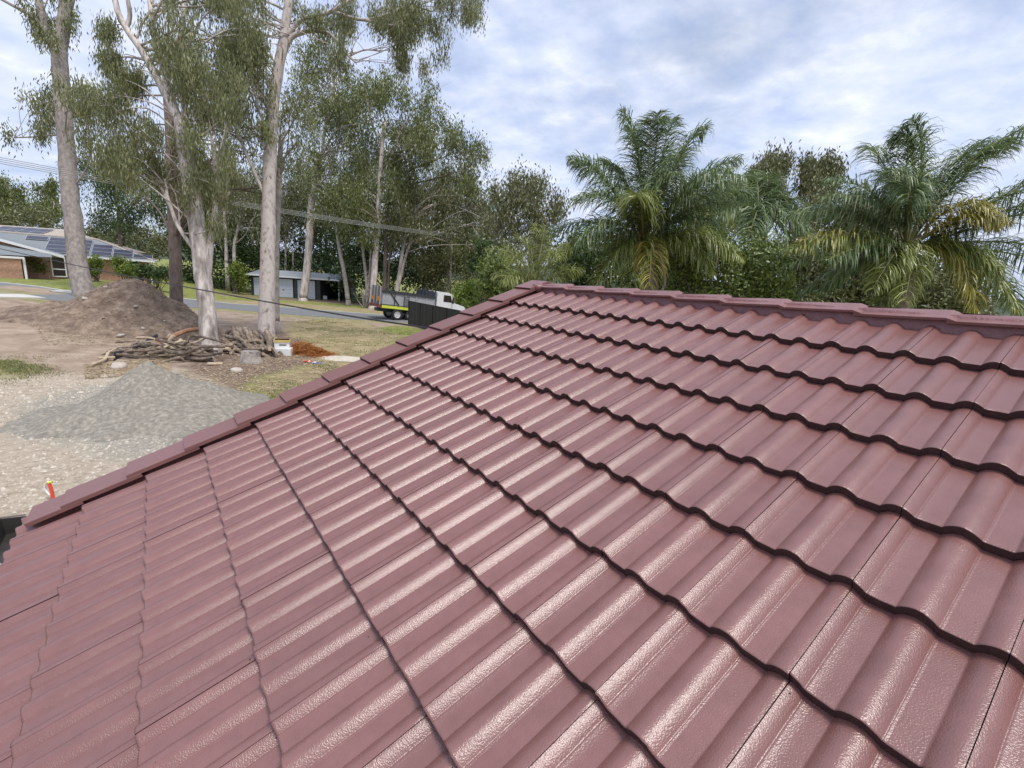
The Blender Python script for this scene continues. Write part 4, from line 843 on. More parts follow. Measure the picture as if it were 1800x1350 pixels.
# pale flower sheath hanging on it
sh = P(1145, 435, 11.2); mb = MB(); pts = spline(np.array([P(1132, 430, 11.2), P(1150, 436, 11.0), P(1163, 462, 11.0), P(1168, 500, 11.1), P(1155, 522, 11.1)]), 5)
V, F = tube_geo(pts, np.interp(np.linspace(0, 1, len(pts)), [0, .2, .5, 1], [.03, .11, .06, .015]), 8); V = np.array(V); mb.add(V, F)
link('flower_sheath', mb.mesh('flower_sheath', [M['boot']], True), bpy.data.objects['palm_tree'])
palm('right palm with wide arching fronds and yellowing lower ones', (1592, 440), 10.8, (1588, 530, 24),
     [(1600, 250, 1562, 228, 0.2, Gn, 140), (1590, 210, 1560, 250, 0.6, Gn, 140), (1650, 250, 1795, 215, 0.2, Gn, 140), (1640, 280, 1740, 235, 0.9, Gn, 140), (1690, 350, 1850, 290, -0.2, Gn, 140), (1700, 390, 1860, 330, -0.4, Gn, 140), (1720, 400, 1880, 430, -0.3, Gn, 140), (1700, 390, 1790, 540, -0.5, Gn, 140),
      (1540, 320, 1440, 330, 0.3, Gn, 140), (1520, 350, 1420, 380, 0.8, Gn, 140), (1510, 400, 1375, 455, -0.4, Ol, 140), (1520, 420, 1420, 470, -0.8, Gn, 80), (1630, 320, 1665, 400, -1.0, Y, 140), (1640, 360, 1655, 400, -1.3, Y, 80), (1640, 400, 1700, 470, -0.9, Ol, 140), (1650, 400, 1670, 555, -1.1, Y, 80), (1660, 400, 1745, 530, -0.9, Ol, 140), (1570, 260, 1620, 230, 1.0, Gn), (1540, 300, 1490, 330, -0.8, Gn), (1450, 410, 1385, 440, -0.5, Y, 40), (1620, 270, 1640, 300, 1.3, Gn), (1560, 410, 1500, 510, -0.9, Ol, 100), (1575, 420, 1545, 530, -1.1, Ol, 100), (1560, 420, 1470, 520, 0.3, Gn, 100)], 52, llen=0.7)
palm('dark palm set back between the two big palms', (1330, 390), 15.5, (1335, 470, 24),
     [(1300, 320, 1250, 360, 0.2, Gn), (1330, 300, 1320, 310, 0.6, Gn), (1370, 320, 1410, 370, 0.2, Gn), (1280, 340, 1225, 420, -0.5, Gn), (1385, 340, 1420, 430, -0.5, Gn), (1310, 330, 1290, 430, -1.2, Gn), (1350, 330, 1360, 440, -1.2, Gn), (1340, 300, 1370, 320, 1.0, Gn), (1300, 300, 1270, 330, 1.0, Gn), (1330, 330, 1330, 440, -1.4, Gn)], 63, llen=0.8, n_leaf=85, w=0.032)
palm('pale green fan of thin upright fronds behind the gable peak', (935, 520), 10.5, (935, 530, 12),
     [(930, 450, 915, 420, 0.2, Ol, 60), (945, 440, 950, 400, 0.3, Ol, 60), (965, 450, 990, 430, 0.1, Ol, 60), (915, 465, 880, 450, 0.2, Ol, 60), (980, 470, 1020, 470, 0.1, Ol, 60), (905, 480, 865, 490, -0.2, Ol, 50), (940, 430, 935, 395, 0.6, Ol, 60)], 74, llen=0.42, w=0.012, plume=0.9, dup=1.0)
#==PART3==
# ------------------------------------------------------------------ brick house across the road
def px2(px_, y, z=None): return (px_ - 900) / FPX * y      # x of an image column at camera depth y
HY = 51.0; HG = float(hbase(-48, HY)); EZ = 3.80
root = thing('brick_house', (-48, HY + 4, HG), 'single storey brick house with grey tiled roof and solar panels at far left', 'house')
RH = Matrix.Translation((-45, 50.7, 0)) @ Matrix.Rotation(R(35), 4, 'Z') @ Matrix.Translation((45, -50.7, 0))
def hl(name, data, parent): return link(name, data, parent, RH)
xr, xl = -40.3, -66.0; hd_ = 9.6; mb = MB()
mb.box((xl + 0.5, HY + 0.5, HG - 1.2), (xr - 0.5, HY + hd_, EZ), 0); hl('wall', mb.mesh('wall', [M['brick']]), root)
# main hip roof
def hip(x0, x1, y0, y1, z0, zr, inset):
    mb = MB(); ym = (y0 + y1) / 2; V = [(x0, y0, z0), (x1, y0, z0), (x1, y1, z0), (x0, y1, z0), (x0 + inset, ym, zr), (x1 - inset, ym, zr)]
    mb.add(V, [(0, 1, 5, 4), (1, 2, 5), (2, 3, 4, 5), (3, 0, 4), (0, 3, 2, 1)]); return mb
RZ = 5.72
hr = hl('roof', hip(xl - 0.4, xr + 0.3, HY - 0.3, HY + hd_ + 0.5, EZ, RZ, 5.1).mesh('roof', [M['grey_tile']]), root)
mb = MB(); mb.box((xl - 0.4, HY - 0.42, EZ - 0.16), (xr + 0.36, HY - 0.3, EZ + 0.02)); mb.box((xr + 0.3, HY - 0.3, EZ - 0.16), (xr + 0.42, HY + hd_ + 0.5, EZ + 0.02)); hl('gutter', mb.mesh('gutter', [M['white']]), root)
mb = MB(); ym = HY + hd_ / 2 + 0.1
mb.tube([(xr + 0.3, HY - 0.3, EZ + 0.03), (xr - 4.8, ym, RZ + 0.03)], 0.1, 6); mb.tube([(xr - 4.8, ym, RZ + 0.03), (xl + 4.7, ym, RZ + 0.03)], 0.1, 6); mb.tube([(xr + 0.3, HY + hd_ + 0.5, EZ + 0.03), (xr - 4.8, ym, RZ + 0.03)], 0.1, 6)
hl('hip_capping', mb.mesh('hip_capping', [M['beige_tile']]), hr)
sl = (RZ - EZ) / (ym - HY + 0.3); sn = math.sqrt(1 + sl * sl)
def panel(x, s0, w=1.65, l=1.0):        # s: distance up the front slope
    T = basis(np.array([1, 0, 0.0]), np.array([0, 1, sl]) / sn, np.array([0, -sl, 1.0]) / sn, np.array([x, HY - 0.3 + s0 / sn, EZ + s0 * sl / sn]))
    mb = MB(); mb.box((0, 0, 0.08), (w, l, 0.115), 0, T); mb.box((0.03, 0.03, 0.1152), (w - 0.03, l - 0.03, 0.118), 1, T)
    o = hl('solar_panel', mb.mesh('solar_panel', [M['alu'], M['solar']]), hr)
for r_i, (s0, xs) in enumerate(((0.45, (-48.9, -47.1, -45.3, -43.5, -41.75)), (1.57, (-48.9, -47.1, -45.3, -43.5)), (2.69, (-48.9, -47.1, -45.3)), (3.85, (-50.7, -48.9, -47.1)))):
    for x in xs: panel(x, s0, 1.7, 1.02)
for k in range(3):      # panels on the right hip
    sl2 = (RZ - EZ) / 5.1; s2 = math.sqrt(1 + sl2 * sl2); T = basis(np.array([0, 1.0, 0]), np.array([-1, 0, sl2]) / s2, np.array([sl2, 0, 1.0]) / s2, np.array([xr + 0.1 - 0.6, HY + 2.3 + 1.8 * k, EZ + 0.16]))
    mb = MB(); mb.box((0, 0, 0.08), (1.65, 1.02, 0.115), 0, T); mb.box((0.03, 0.03, 0.1152), (1.62, 0.99, 0.118), 1, T); hl('solar_panel', mb.mesh('solar_panel', [M['alu'], M['solar']]), hr)
# front gable wing
gx0, gx1, gxm = -59.2, -47.0, -52.6; GYF = HY - 3.2; gz1 = 5.35
mb = MB(); V = [(gx0, GYF, EZ), (gx1, GYF, EZ), (gxm, GYF, gz1), (gx0, HY + 4, EZ), (gx1, HY + 4, EZ), (gxm, HY + 4, gz1)]
mb.add(V, [(0, 2, 5, 3), (1, 4, 5, 2)]); hl('gable_roof', mb.mesh('gable_roof', [M['grey_tile']]), root)
mb = MB(); mb.add([(gx0 + 0.5, GYF + 0.5, HG - 1), (gx1 - 0.6, GYF + 0.5, HG - 1), (gx1 - 0.6, GYF + 0.5, EZ - 0.05), (gxm, GYF + 0.5, gz1 - 0.22), (gx0 + 0.5, GYF + 0.5, EZ - 0.05), (gx1 - 0.6, HY + 0.6, HG - 1), (gx1 - 0.6, HY + 0.6, EZ - 0.05)], [(0, 1, 2, 3, 4), (1, 5, 6, 2)]); hl('gable_wall', mb.mesh('gable_wall', [M['brick']]), root)
mb = MB()
for a, b in (((gx0 - 0.1, EZ - 0.1), (gxm, gz1)), ((gx1 + 0.1, EZ - 0.1), (gxm, gz1))):
    mb.add([(a[0], GYF - 0.03, a[1] - 0.16), (b[0], GYF - 0.03, b[1] - 0.2), (b[0], GYF - 0.03, b[1] + 0.04), (a[0], GYF - 0.03, a[1] + 0.1), (a[0], GYF + 0.05, a[1] - 0.16), (b[0], GYF + 0.05, b[1] - 0.2), (b[0], GYF + 0.05, b[1] + 0.04), (a[0], GYF + 0.05, a[1] + 0.1)], [(0, 1, 2, 3), (4, 7, 6, 5), (3, 2, 6, 7), (0, 4, 5, 1)])
hl('barge_board', mb.mesh('barge_board', [M['white']]), root)
# lower verandah roof in front of the gable
mb = MB(); mb.add([(-61, GYF - 2.6, EZ - 0.35), (-47.4, GYF - 2.2, EZ - 0.2), (-47.9, GYF + 0.4, EZ + 0.15), (-52.5, GYF + 0.4, EZ + 0.85), (-61, GYF + 0.4, EZ + 0.65)], [(0, 1, 2, 3, 4)]); hl('verandah_roof', mb.mesh('verandah_roof', [M['grey_tile']]), root)
mb = MB(); mb.box((-61, GYF - 2.7, EZ - 0.5), (-49.2, GYF - 2.55, EZ - 0.32)); hl('verandah_fascia', mb.mesh('verandah_fascia', [M['white']]), root)
for x in (-49.4, -55.0):
    mb = MB(); mb.box((x, GYF - 2.4, HG - 0.5), (x + 0.16, GYF - 2.24, EZ - 0.4)); hl('post', mb.mesh('post', [M['white']]), root)
mb = MB(); mb.box((-58, GYF - 2.0, HG - 1), (-49.6, GYF - 1.8, EZ - 0.5)); hl('porch_wall', mb.mesh('porch_wall', [M['brick']]), root)
def window(x0, x1, z0, z1, y, rails=()):
    mb = MB(); mb.box((x0, y - 0.05, z0), (x1, y + 0.02, z1)); w = hl('window', mb.mesh('window', [M['glass']]), root)
    mb = MB(); t = 0.09
    for b in ((x0 - t, z0 - t, x1 + t, z0), (x0 - t, z1, x1 + t, z1 + t), (x0 - t, z0, x0, z1), (x1, z0, x1 + t, z1)): mb.box((b[0], y - 0.1, b[1]), (b[2], y, b[3]))
    for r in rails: mb.box((x0, y - 0.1, r - 0.05), (x1, y - 0.055, r + 0.05))
    hl('window_frame', mb.mesh('window_frame', [M['white']]), w)
window(-47.9, -47.0, HG + 0.3, EZ - 0.2, GYF + 0.5, (HG + 0.95,)); window(-45.9, -45.2, HG + 0.5, HG + 1.5, HY + 0.5); window(-42.9, -41.4, HG + 0.9, HG + 2.1, HY + 0.5, (HG + 1.5,))
mb = MB(); mb.box((-40.4, HY - 0.1, HG - 0.5), (-40.25, HY + 0.05, EZ - 0.1)); hl('post', mb.mesh('post', [M['white']]), root)

root = thing('beige_roofed_house', (-70, 66, 1.5), 'house with beige tiled hip roof and solar panels behind the brick house', 'house')
mb = MB(); mb.box((-86, 62, 0.5), (-59, 72, 5.0)); link('wall', mb.mesh('wall', [M['render']]), root)
r2 = link('roof', hip(-88, -56.5, 60.5, 73, 4.7, 7.1, 6.5).mesh('roof', [M['beige_tile']]), root)
sl = (7.1 - 4.7) / 6.25; sn = math.sqrt(1 + sl * sl)
for i in range(4):
    for j in range(3):
        T = basis(np.array([1, 0, 0.0]), np.array([0, 1, sl]) / sn, np.array([0, -sl, 1.0]) / sn, np.array([-70.6 + 1.75 * i, 60.5 + (2.0 + 1.35 * j) / sn, 4.7 + (2.0 + 1.35 * j) * sl / sn]))
        mb = MB(); mb.box((0, 0, 0.08), (1.7, 1.3, 0.12), 0, T); mb.box((0.03, 0.03, 0.1202), (1.67, 1.27, 0.123), 1, T); link('solar_panel', mb.mesh('solar_panel', [M['alu'], M['solar']]), r2)

# ------------------------------------------------------------------ garage
GD = 64.5; gz = 0.05
gx = lambda p_: px2(p_, GD)
root = thing('garage', (gx(515), GD + 3, gz), 'long low charcoal garage with pale roller doors and open bay', 'garage')
wh = 2.75
mb = MB(); x0, x1 = gx(437), gx(590)
mb.box((x0, GD + 6.5, gz - .3), (x1, GD + 6.7, gz + wh)); mb.box((x0, GD, gz - .3), (x0 + 0.15, GD + 6.5, gz + wh)); mb.box((x1 - 0.15, GD + 3.5, gz - .3), (x1, GD + 6.5, gz + wh))
for a, b in ((437, 441), (509.5, 517), (548, 557)): mb.box((gx(a) + 0.16, GD, gz - .3), (gx(b), GD + 0.15, gz + wh))
mb.box((gx(441) + 0.01, GD + 0.01, gz + wh - 0.3), (gx(509.5) - 0.01, GD + 0.14, gz + wh)); mb.box((gx(517) + 0.01, GD + 0.01, gz + wh - 0.35), (gx(548) - 0.01, GD + 0.14, gz + wh)); mb.box((gx(557) + 0.01, GD + 0.01, gz + wh - 0.25), (x1, GD + 0.14, gz + wh))
mb.box((gx(553), GD + 0.3, gz), (gx(553) + 0.1, GD + 6.4, gz + wh))
link('wall', mb.mesh('wall', [M['charcoal']]), root)
for a, b in ((441, 474), (476, 509.5), (517, 548)):
    mb = MB(); n = 9
    for k in range(n): mb.box((gx(a) + 0.02, GD + 0.06 + 0.012 * (k % 2), gz + 2.42 * k / n), (gx(b) - 0.02, GD + 0.1, gz + 2.42 * (k + 1) / n - 0.01))
    d = link('roller_door', mb.mesh('roller_door', [M['tray_w']]) if 'tray_w' in M else mb.mesh('roller_door', [M['white']]), root)
    mb = MB(); xm = (gx(a) + gx(b)) / 2; mb.box((xm - 0.1, GD + 0.02, gz + 0.95), (xm + 0.1, GD + 0.055, gz + 1.03)); link('handle', mb.mesh('handle', [M['charcoal']]), d)
mb = MB(); mb.add([(x0 - 0.4, GD - 0.35, gz + wh + 0.02), (x1 + 0.2, GD - 0.35, gz + wh + 0.02), (x1 + 0.2, GD + 3.3, gz + wh + 0.75), (x0 - 0.4, GD + 3.3, gz + wh + 0.75), (x1 + 0.2, GD + 7, gz + wh + 0.02), (x0 - 0.4, GD + 7, gz + wh + 0.02)], [(0, 1, 2, 3), (3, 2, 4, 5), (1, 4, 2), (0, 3, 5)]); link('roof', mb.mesh('roof', [M['steel_roof']]), root)
mb = MB(); mb.box((x0 - 0.45, GD - 0.47, gz + wh - 0.12), (x1 + 0.25, GD - 0.36, gz + wh + 0.05)); link('gutter', mb.mesh('gutter', [M['white']]), root)
mb = MB(); mb.box((x1 - 0.1, GD + 0.0, gz - .2), (x1, GD + 0.1, gz + wh)); link('post', mb.mesh('post', [M['white']]), root)
p_ = gp(560, 521); mb = MB(); mb.box((-0.25, -0.2, 0), (0.25, 0.2, 0.5)); o = link('storage_box', mb.mesh('storage_box', [M['white']]), None, Matrix.Translation((gx(560), GD + 1.0, gz)) @ Matrix.Rotation(0.4, 4, 'Z')); tag(o, 'small white box inside the open garage bay', 'box')
for i, (a, b) in enumerate(((412, 507), (425, 508))):
    q = gp(a, b + 4); mb = MB(); mb.box((-0.14, -0.1, 0), (0.14, 0.1, 1.25)); mb.box((-0.2, -0.14, 1.25), (0.2, 0.14, 1.5))
    o = link('letterbox' if i == 0 else 'fence_post', mb.mesh('letterbox', [M['white'] if i == 0 else M['pole']]), None, Matrix.Translation(Vector(q))); tag(o, ('white letterbox post' if i == 0 else 'weathered timber post') + ' on the grass left of the garage', 'letterbox' if i == 0 else 'post')
q = gp(428, 510); mb = MB(); mb.tube([(-1.3, 0, 0.9), (1.1, 0, 0.9)], 0.06, 6); mb.tube([(-1.3, 0, 0.5), (1.1, 0, 0.5)], 0.06, 6); mb.box((-1.35, -0.06, -0.1), (-1.22, 0.06, 1.1)); mb.box((1.05, -0.06, -0.1), (1.18, 0.06, 1.1))
o = link('rail_fence', mb.mesh('rail_fence', [M['pole']]), None, Matrix.Translation(Vector(q + np.array([0, 0.6, 0])))); tag(o, 'short two rail timber fence beside the letterbox', 'fence')

# ------------------------------------------------------------------ tip truck
tb = gp(697, 563.5); hdg = math.atan2(0.58, 0.81)
TT = Matrix.Translation((tb[0], tb[1], float(hbase(tb[0], tb[1])) + 0.02)) @ Matrix.Rotation(hdg, 4, 'Z') @ Matrix.Rotation(R(4.4), 4, 'Y')
root = link('tip_truck', None, None, TT, label='white cabbed tip truck with grey tray and yellow stripes parked behind charcoal fence', category='truck')
def tp(name, mb, mats, parent=None, smooth=False): return link(name, mb.mesh(name, mats, smooth), parent or root, TT)
# local: x forward, y left; near side is y = 0 (towards the camera is -y), width 2.5
mb = MB(); mb.box((-1.6, 0.75, 0.65), (6.2, 1.65, 0.95)); tp('chassis', mb, [M['charcoal']])
mb = MB(); mb.box((-1.6, 0.0, 1.28), (3.6, 2.5, 1.36)); tp('tray_floor', mb, [M['charcoal']])
mb = MB(); mb.box((-1.5, -0.02, 1.02), (3.6, 0.05, 1.27)); tp('side_stripe', mb, [M['hivis']])
mb = MB()
for y0, y1 in ((0.0, 0.07), (2.43, 2.5)): mb.add([(-1.5, y0, 1.37), (3.7, y0, 1.37), (3.7, y0, 2.35), (-1.5, y0, 2.45), (-1.5, y1, 1.37), (3.7, y1, 1.37), (3.7, y1, 2.35), (-1.5, y1, 2.45)], [(0, 1, 2, 3), (7, 6, 5, 4), (3, 2, 6, 7), (0, 3, 7, 4), (1, 5, 6, 2)])
mb.box((3.63, 0.08, 1.37), (3.7, 2.42, 2.7)); tr = tp('tray_side', mb, [M['tray']])
mb = MB()
mb.box((-1.55, -0.08, 2.38), (3.75, 0.1, 2.62)); mb.box((-1.55, 2.4, 2.38), (3.75, 2.58, 2.62)); tp('tray_rim', mb, [M['charcoal']], tr)
for k in range(4):
    mb = MB(); mb.box((-0.4 + k * 1.05, -0.06, 1.37), (-0.32 + k * 1.05, -0.001, 2.38)); tp('tray_rib', mb, [M['charcoal'] if k == 0 else M['tray']], tr)
mb = MB()
for k in range(4): mb.box((0.55, -0.12, 1.45 + 0.24 * k), (1.0, -0.07, 1.49 + 0.24 * k))
mb.box((0.52, -0.12, 1.4), (0.56, -0.07, 2.3)); mb.box((0.99, -0.12, 1.4), (1.03, -0.07, 2.3)); tp('ladder', mb, [M['charcoal']], tr)
mb = MB(); mb.box((-1.66, 0.02, 1.3), (-1.56, 2.48, 2.95)); tg = tp('tailgate', mb, [M['tailgate']])
for y in (0.02, 0.85, 1.62, 2.36):
    mb = MB(); mb.box((-1.74, y, 1.3), (-1.665, y + 0.12, 2.95)); tp('tailgate_rib', mb, [M['tray']], tg)
for y in (0.35, 1.95):
    mb = MB(); mb.box((-1.76, y, 1.6), (-1.68, y + 0.35, 2.0)); tp('tail_light', mb, [M['orange']], tg)
mb = MB(); mb.box((-1.85, -0.03, 1.05), (-1.6, 2.53, 1.28)); tp('rear_bumper', mb, [M['redbar']])
mb = MB(); mb.tube([(-1.5, -0.05, 2.5), (-1.2, -0.05, 2.9), (-0.9, -0.05, 2.55), (0.1, -0.06, 1.4)], 0.05, 6); tp('tailgate_arm', mb, [M['charcoal']])
def wheel(x, y):
    mb = MB(); a = np.linspace(0, 2 * math.pi, 24, endpoint=False); pr = [(0.30, 0.02), (0.42, 0.0), (0.5, 0.03), (0.5, 0.25), (0.42, 0.28), (0.30, 0.26)]
    V = [(x + r * math.cos(t), y + yy, 0.5 + r * math.sin(t)) for r, yy in pr for t in a]; n = 24
    mb.add(V, [(i * n + j, i * n + (j + 1) % n, (i + 1) * n + (j + 1) % n, (i + 1) * n + j) for i in range(5) for j in range(n)]); w = tp('wheel', mb, [M['rubber']], None, True)
    mb = MB(); pr = [(0.31, 0.03), (0.27, 0.02), (0.24, 0.09), (0.12, 0.1), (0.1, 0.04), (0.0, 0.04)]
    V = [(x + r * math.cos(t), y + yy, 0.5 + r * math.sin(t)) for r, yy in pr for t in a]
    mb.add(V, [(i * n + j, i * n + (j + 1) % n, (i + 1) * n + (j + 1) % n, (i + 1) * n + j) for i in range(5) for j in range(n)]); tp('rim', mb, [M['alu_w']], w)
M['alu_w'] = mat('polished_rim', [(0.62, 0.62, 0.62), (0.75, 0.75, 0.75)], rough=0.35, metal=0.2)
for x in (0.05, 1.35, 5.6):
    for y in (0.0, 2.2): wheel(x, y)
mb = MB(); sec = [(4.95, 1.0), (4.95, 3.05), (5.1, 3.12), (6.2, 3.12), (6.5, 2.95), (6.75, 2.2), (8.0, 1.95), (8.25, 1.6), (8.25, 0.75), (7.2, 0.75), (7.1, 1.05), (6.1, 1.05), (6.0, 0.75), (4.95, 0.75)]
n = len(sec); sec = [(x - 1.0, z) for x, z in sec]; V = [(x, 0.1, z) for x, z in sec] + [(x, 2.4, z) for x, z in sec]
mb.add(V, [tuple(range(n)), tuple(range(n, 2 * n))[::-1]] + [(j, n + j, n + (j + 1) % n, (j + 1) % n) for j in range(n)]); cab = tp('cab', mb, [M['white']])
mb = MB(); mb.add([(4.65, 0.085, 2.2), (5.62, 0.085, 2.2), (5.42, 0.085, 2.85), (4.65, 0.085, 2.85)], [(0, 1, 2, 3)]); tp('side_window', mb, [M['glass']], cab)
mb = MB(); mb.add([(5.77, 0.25, 2.22), (5.77, 2.25, 2.22), (5.53, 2.2, 2.93), (5.53, 0.3, 2.93)], [(0, 1, 2, 3)]); tp('windscreen', mb, [M['glass']], cab)
mb = MB(); mb.box((5.55, -0.2, 2.1), (5.65, -0.02, 2.7)); tp('mirror', mb, [M['charcoal']], cab)
mb = MB(); mb.box((2.7, 0.2, 2.6), (3.6, 2.3, 3.1)); mb.tube([(3.6, 0.15, 2.4), (3.75, 0.15, 3.2)], 0.09, 8); mb.tube([(2.5, 0.3, 2.6), (2.7, 0.3, 3.25), (3.5, 0.3, 3.15)], 0.05, 6); tp('rolled_tarp', mb, [M['charcoal_blue']] if 'charcoal_blue' in M else [M['charcoal']])

# ------------------------------------------------------------------ charcoal panel fence
f0 = P(718, 570, 40.5)[:2]; fdir = np.array([0.57, -0.82]); FZ = 2.09
root = thing('panel_fence', (f0[0], f0[1], 0), 'charcoal steel panel fence between the truck and the gable', 'fence')
ang = math.atan2(fdir[1], fdir[0])
for k in range(9):
    a = f0 + fdir * 2.42 * k; T = Matrix.Translation((a[0], a[1], 0)) @ Matrix.Rotation(ang, 4, 'Z')
    mb = MB(); nx = 12; V = []
    for i in range(nx + 1):
        yo = 0.018 * (1 if i % 4 in (1, 2) else 0); V += [(0.05 + 2.32 * i / nx, -yo, 0.03), (0.05 + 2.32 * i / nx, -yo, FZ - 0.05)]
    mb.add(V, [(2 * i, 2 * i + 2, 2 * i + 3, 2 * i + 1) for i in range(nx)]); link('panel', mb.mesh('panel', [M['fence']]), root, T)
    mb = MB(); mb.box((-0.03, -0.04, -0.2), (0.045, 0.04, FZ)); link('post', mb.mesh('post', [M['fence']]), root, T)
    mb = MB(); mb.box((0.046, -0.03, FZ - 0.05), (2.38, 0.03, FZ - 0.002)); link('top_rail', mb.mesh('top_rail', [M['fence']]), root, T)
q = P(768, 560, 30); mb = MB(); mb.tube([(0, 0, -0.2), (0, 0, 1.25)], 0.04, 6); o = link('marker_stake', mb.mesh('marker_stake', [M['white']]), None, Matrix.Translation((q[0], q[1], 0))); tag(o, 'thin white stake standing in front of the charcoal fence', 'stake')

# ------------------------------------------------------------------ power poles, wires, black service cable
ptop = P(795, 412, 56); pb = np.array([ptop[0], ptop[1], float(hbase(ptop[0], ptop[1]))])
root = thing('power_pole', pb, 'slim weathered timber power pole right of the truck cab', 'power pole')
mb = MB(); mb.tube([pb - [0, 0, .3], ptop + [0, 0, .4]], [0.15, 0.11], 10); link('pole', mb.mesh('pole', [M['pole']], True), root)
wdir = np.array([0.55, 0.83, 0]); armd = np.array([0.83, -0.55, 0])
mb = MB(); mb.tube([ptop - armd * 0.9, ptop + armd * 0.9], 0.06, 6); link('crossarm', mb.mesh('crossarm', [M['pole']]), root)
left_pole = P(-230, 232, 21); lb = np.array([left_pole[0], left_pole[1], float(hbase(left_pole[0], left_pole[1]))])
root2 = thing('power_pole', lb, 'timber power pole beyond the left edge carrying the wires', 'power pole')
mb = MB(); mb.tube([lb - [0, 0, .3], left_pole + [0, 0, .4]], [0.16, 0.12], 10); link('pole', mb.mesh('pole', [M['pole']], True), root2)
mb = MB(); mb.tube([left_pole - armd * 0.9, left_pole + armd * 0.9], 0.06, 6); link('crossarm', mb.mesh('crossarm', [M['pole']]), root2)
rp = P(905, 440, 75)
labs = ['uppermost', 'second', 'third', 'lowest']
for k in range(4):
    mb = MB(); oa = armd * (-0.75 + 0.5 * k) + np.array([0, 0, 0.1 - 0.16 * k]); 
    mb.tube([ptop + oa * [1, 1, 0], ptop + oa * [1, 1, 0] + [0, 0, 0.14]], 0.035, 6); link('insulator', mb.mesh('insulator', [M['white']]), root)
    t = np.linspace(0, 1, 30)[:, None]; A_, B_ = left_pole + oa, ptop + oa; line = A_ * (1 - t) + B_ * t; line[:, 2] -= (4 * t * (1 - t) * 0.35)[:, 0]
    B2 = rp + oa; l2 = B_ * (1 - t) + B2 * t; l2[:, 2] -= (4 * t * (1 - t) * 0.3)[:, 0]
    mb = MB(); mb.tube(np.concatenate([line, l2[1:]]), 0.018, 5); o = link('power_line', mb.mesh('power_line', [M['wire']], True)); tag(o, '%s grey overhead wire crossing in front of the gums' % labs[k], 'wire', 'overhead wires')
A_, B_ = P(-60, 424, 24), P(830, 588, 8.2); pts = []
cp = [P(72, 453, 21.5), P(200, 480.5, 18.5), P(370, 512.5, 15), P(560, 546.5, 11.8), P(735, 574, 9.4)]
mb = MB(); mb.tube(spline(np.array([A_] + cp + [B_]), 8), 0.019, 6); o = link('service_cable', mb.mesh('service_cable', [M['cable']], True)); tag(o, 'thick black cable slung across the dirt block to the gable', 'cable')

# ------------------------------------------------------------------ log pile, rocks, boxes, brush, rubbish
def log(name, a, b, r, m, label, group=None, bend=0.04, end='log_end', taper=0.85, seed=0, cat='log'):
    r_ = np.random.default_rng(seed); a = np.asarray(a, float); b = np.asarray(b, float); L = np.linalg.norm(b - a)
    pts = spline(np.array([a, (a * 2 + b) / 3 + r_.normal(size=3) * bend * L, (a + 2 * b) / 3 + r_.normal(size=3) * bend * L, b]), 3)
    c = (a + b) / 2; mb = MB(); mb.tube(pts - c, np.linspace(r, r * taper, len(pts)), 8, 0, 1, 0.05, seed)
    o = link(name, mb.mesh(name, [M[m], M[end]], False), None, Matrix.Translation(Vector(c))); tag(o, label, cat, group); return o
def gpz(px_, py_, z): q = gp(px_, py_); return q + np.array([0, 0, z])
LG = 'cut logs heaped between the two pale trunks'
r_ = np.random.default_rng(77)
# right hand stack: logs leaning down to the right
for i in range(24):
    x = 408 + (i % 12) * 5.4 + r_.normal() * 3; d = 23.4 + (i // 12) * 0.7 + r_.uniform(-0.4, 0.4)
    a = P(x - 4 + r_.normal() * 4, 592 - r_.uniform(0, 16) + (x - 430) * 0.08, d + 0.5); b = P(x + 24 + r_.normal() * 5, 629 + r_.normal() * 4, d - 0.7)
    b[2] = max(b[2], 0.08); log('log', a, b, r_.uniform(0.075, 0.135), 'log', 'grey brown cut log leaning in the heap between the two pale trunks', LG, seed=300 + i)
for i in range(34):
    x = 384 + r_.uniform(0, 84); y = 594 + r_.uniform(0, 36); d = 22.9 + r_.uniform(-0.5, 1.4); an = r_.normal() * 0.6
    c = P(x, y, d); c[2] = max(c[2], 0.08); L = r_.uniform(0.35, 0.8); dv = np.array([math.cos(an), math.sin(an) * 0.7 - 0.4, r_.normal() * 0.15]); dv /= np.linalg.norm(dv)
    log('log', c - dv * L, c + dv * L, r_.uniform(0.07, 0.125), 'log', 'grey brown cut log lying in the heap between the two pale trunks', LG, seed=340 + i)
log('log', P(384, 612, 22.6), P(404, 614, 22.4), 0.1, 'log_pale', 'short pale peeled log at the left of the log heap', seed=371)
log('log', P(383, 603, 22.9), P(411, 606, 22.9), 0.1, 'log', 'long brown log lying level above the short pale log', seed=372)
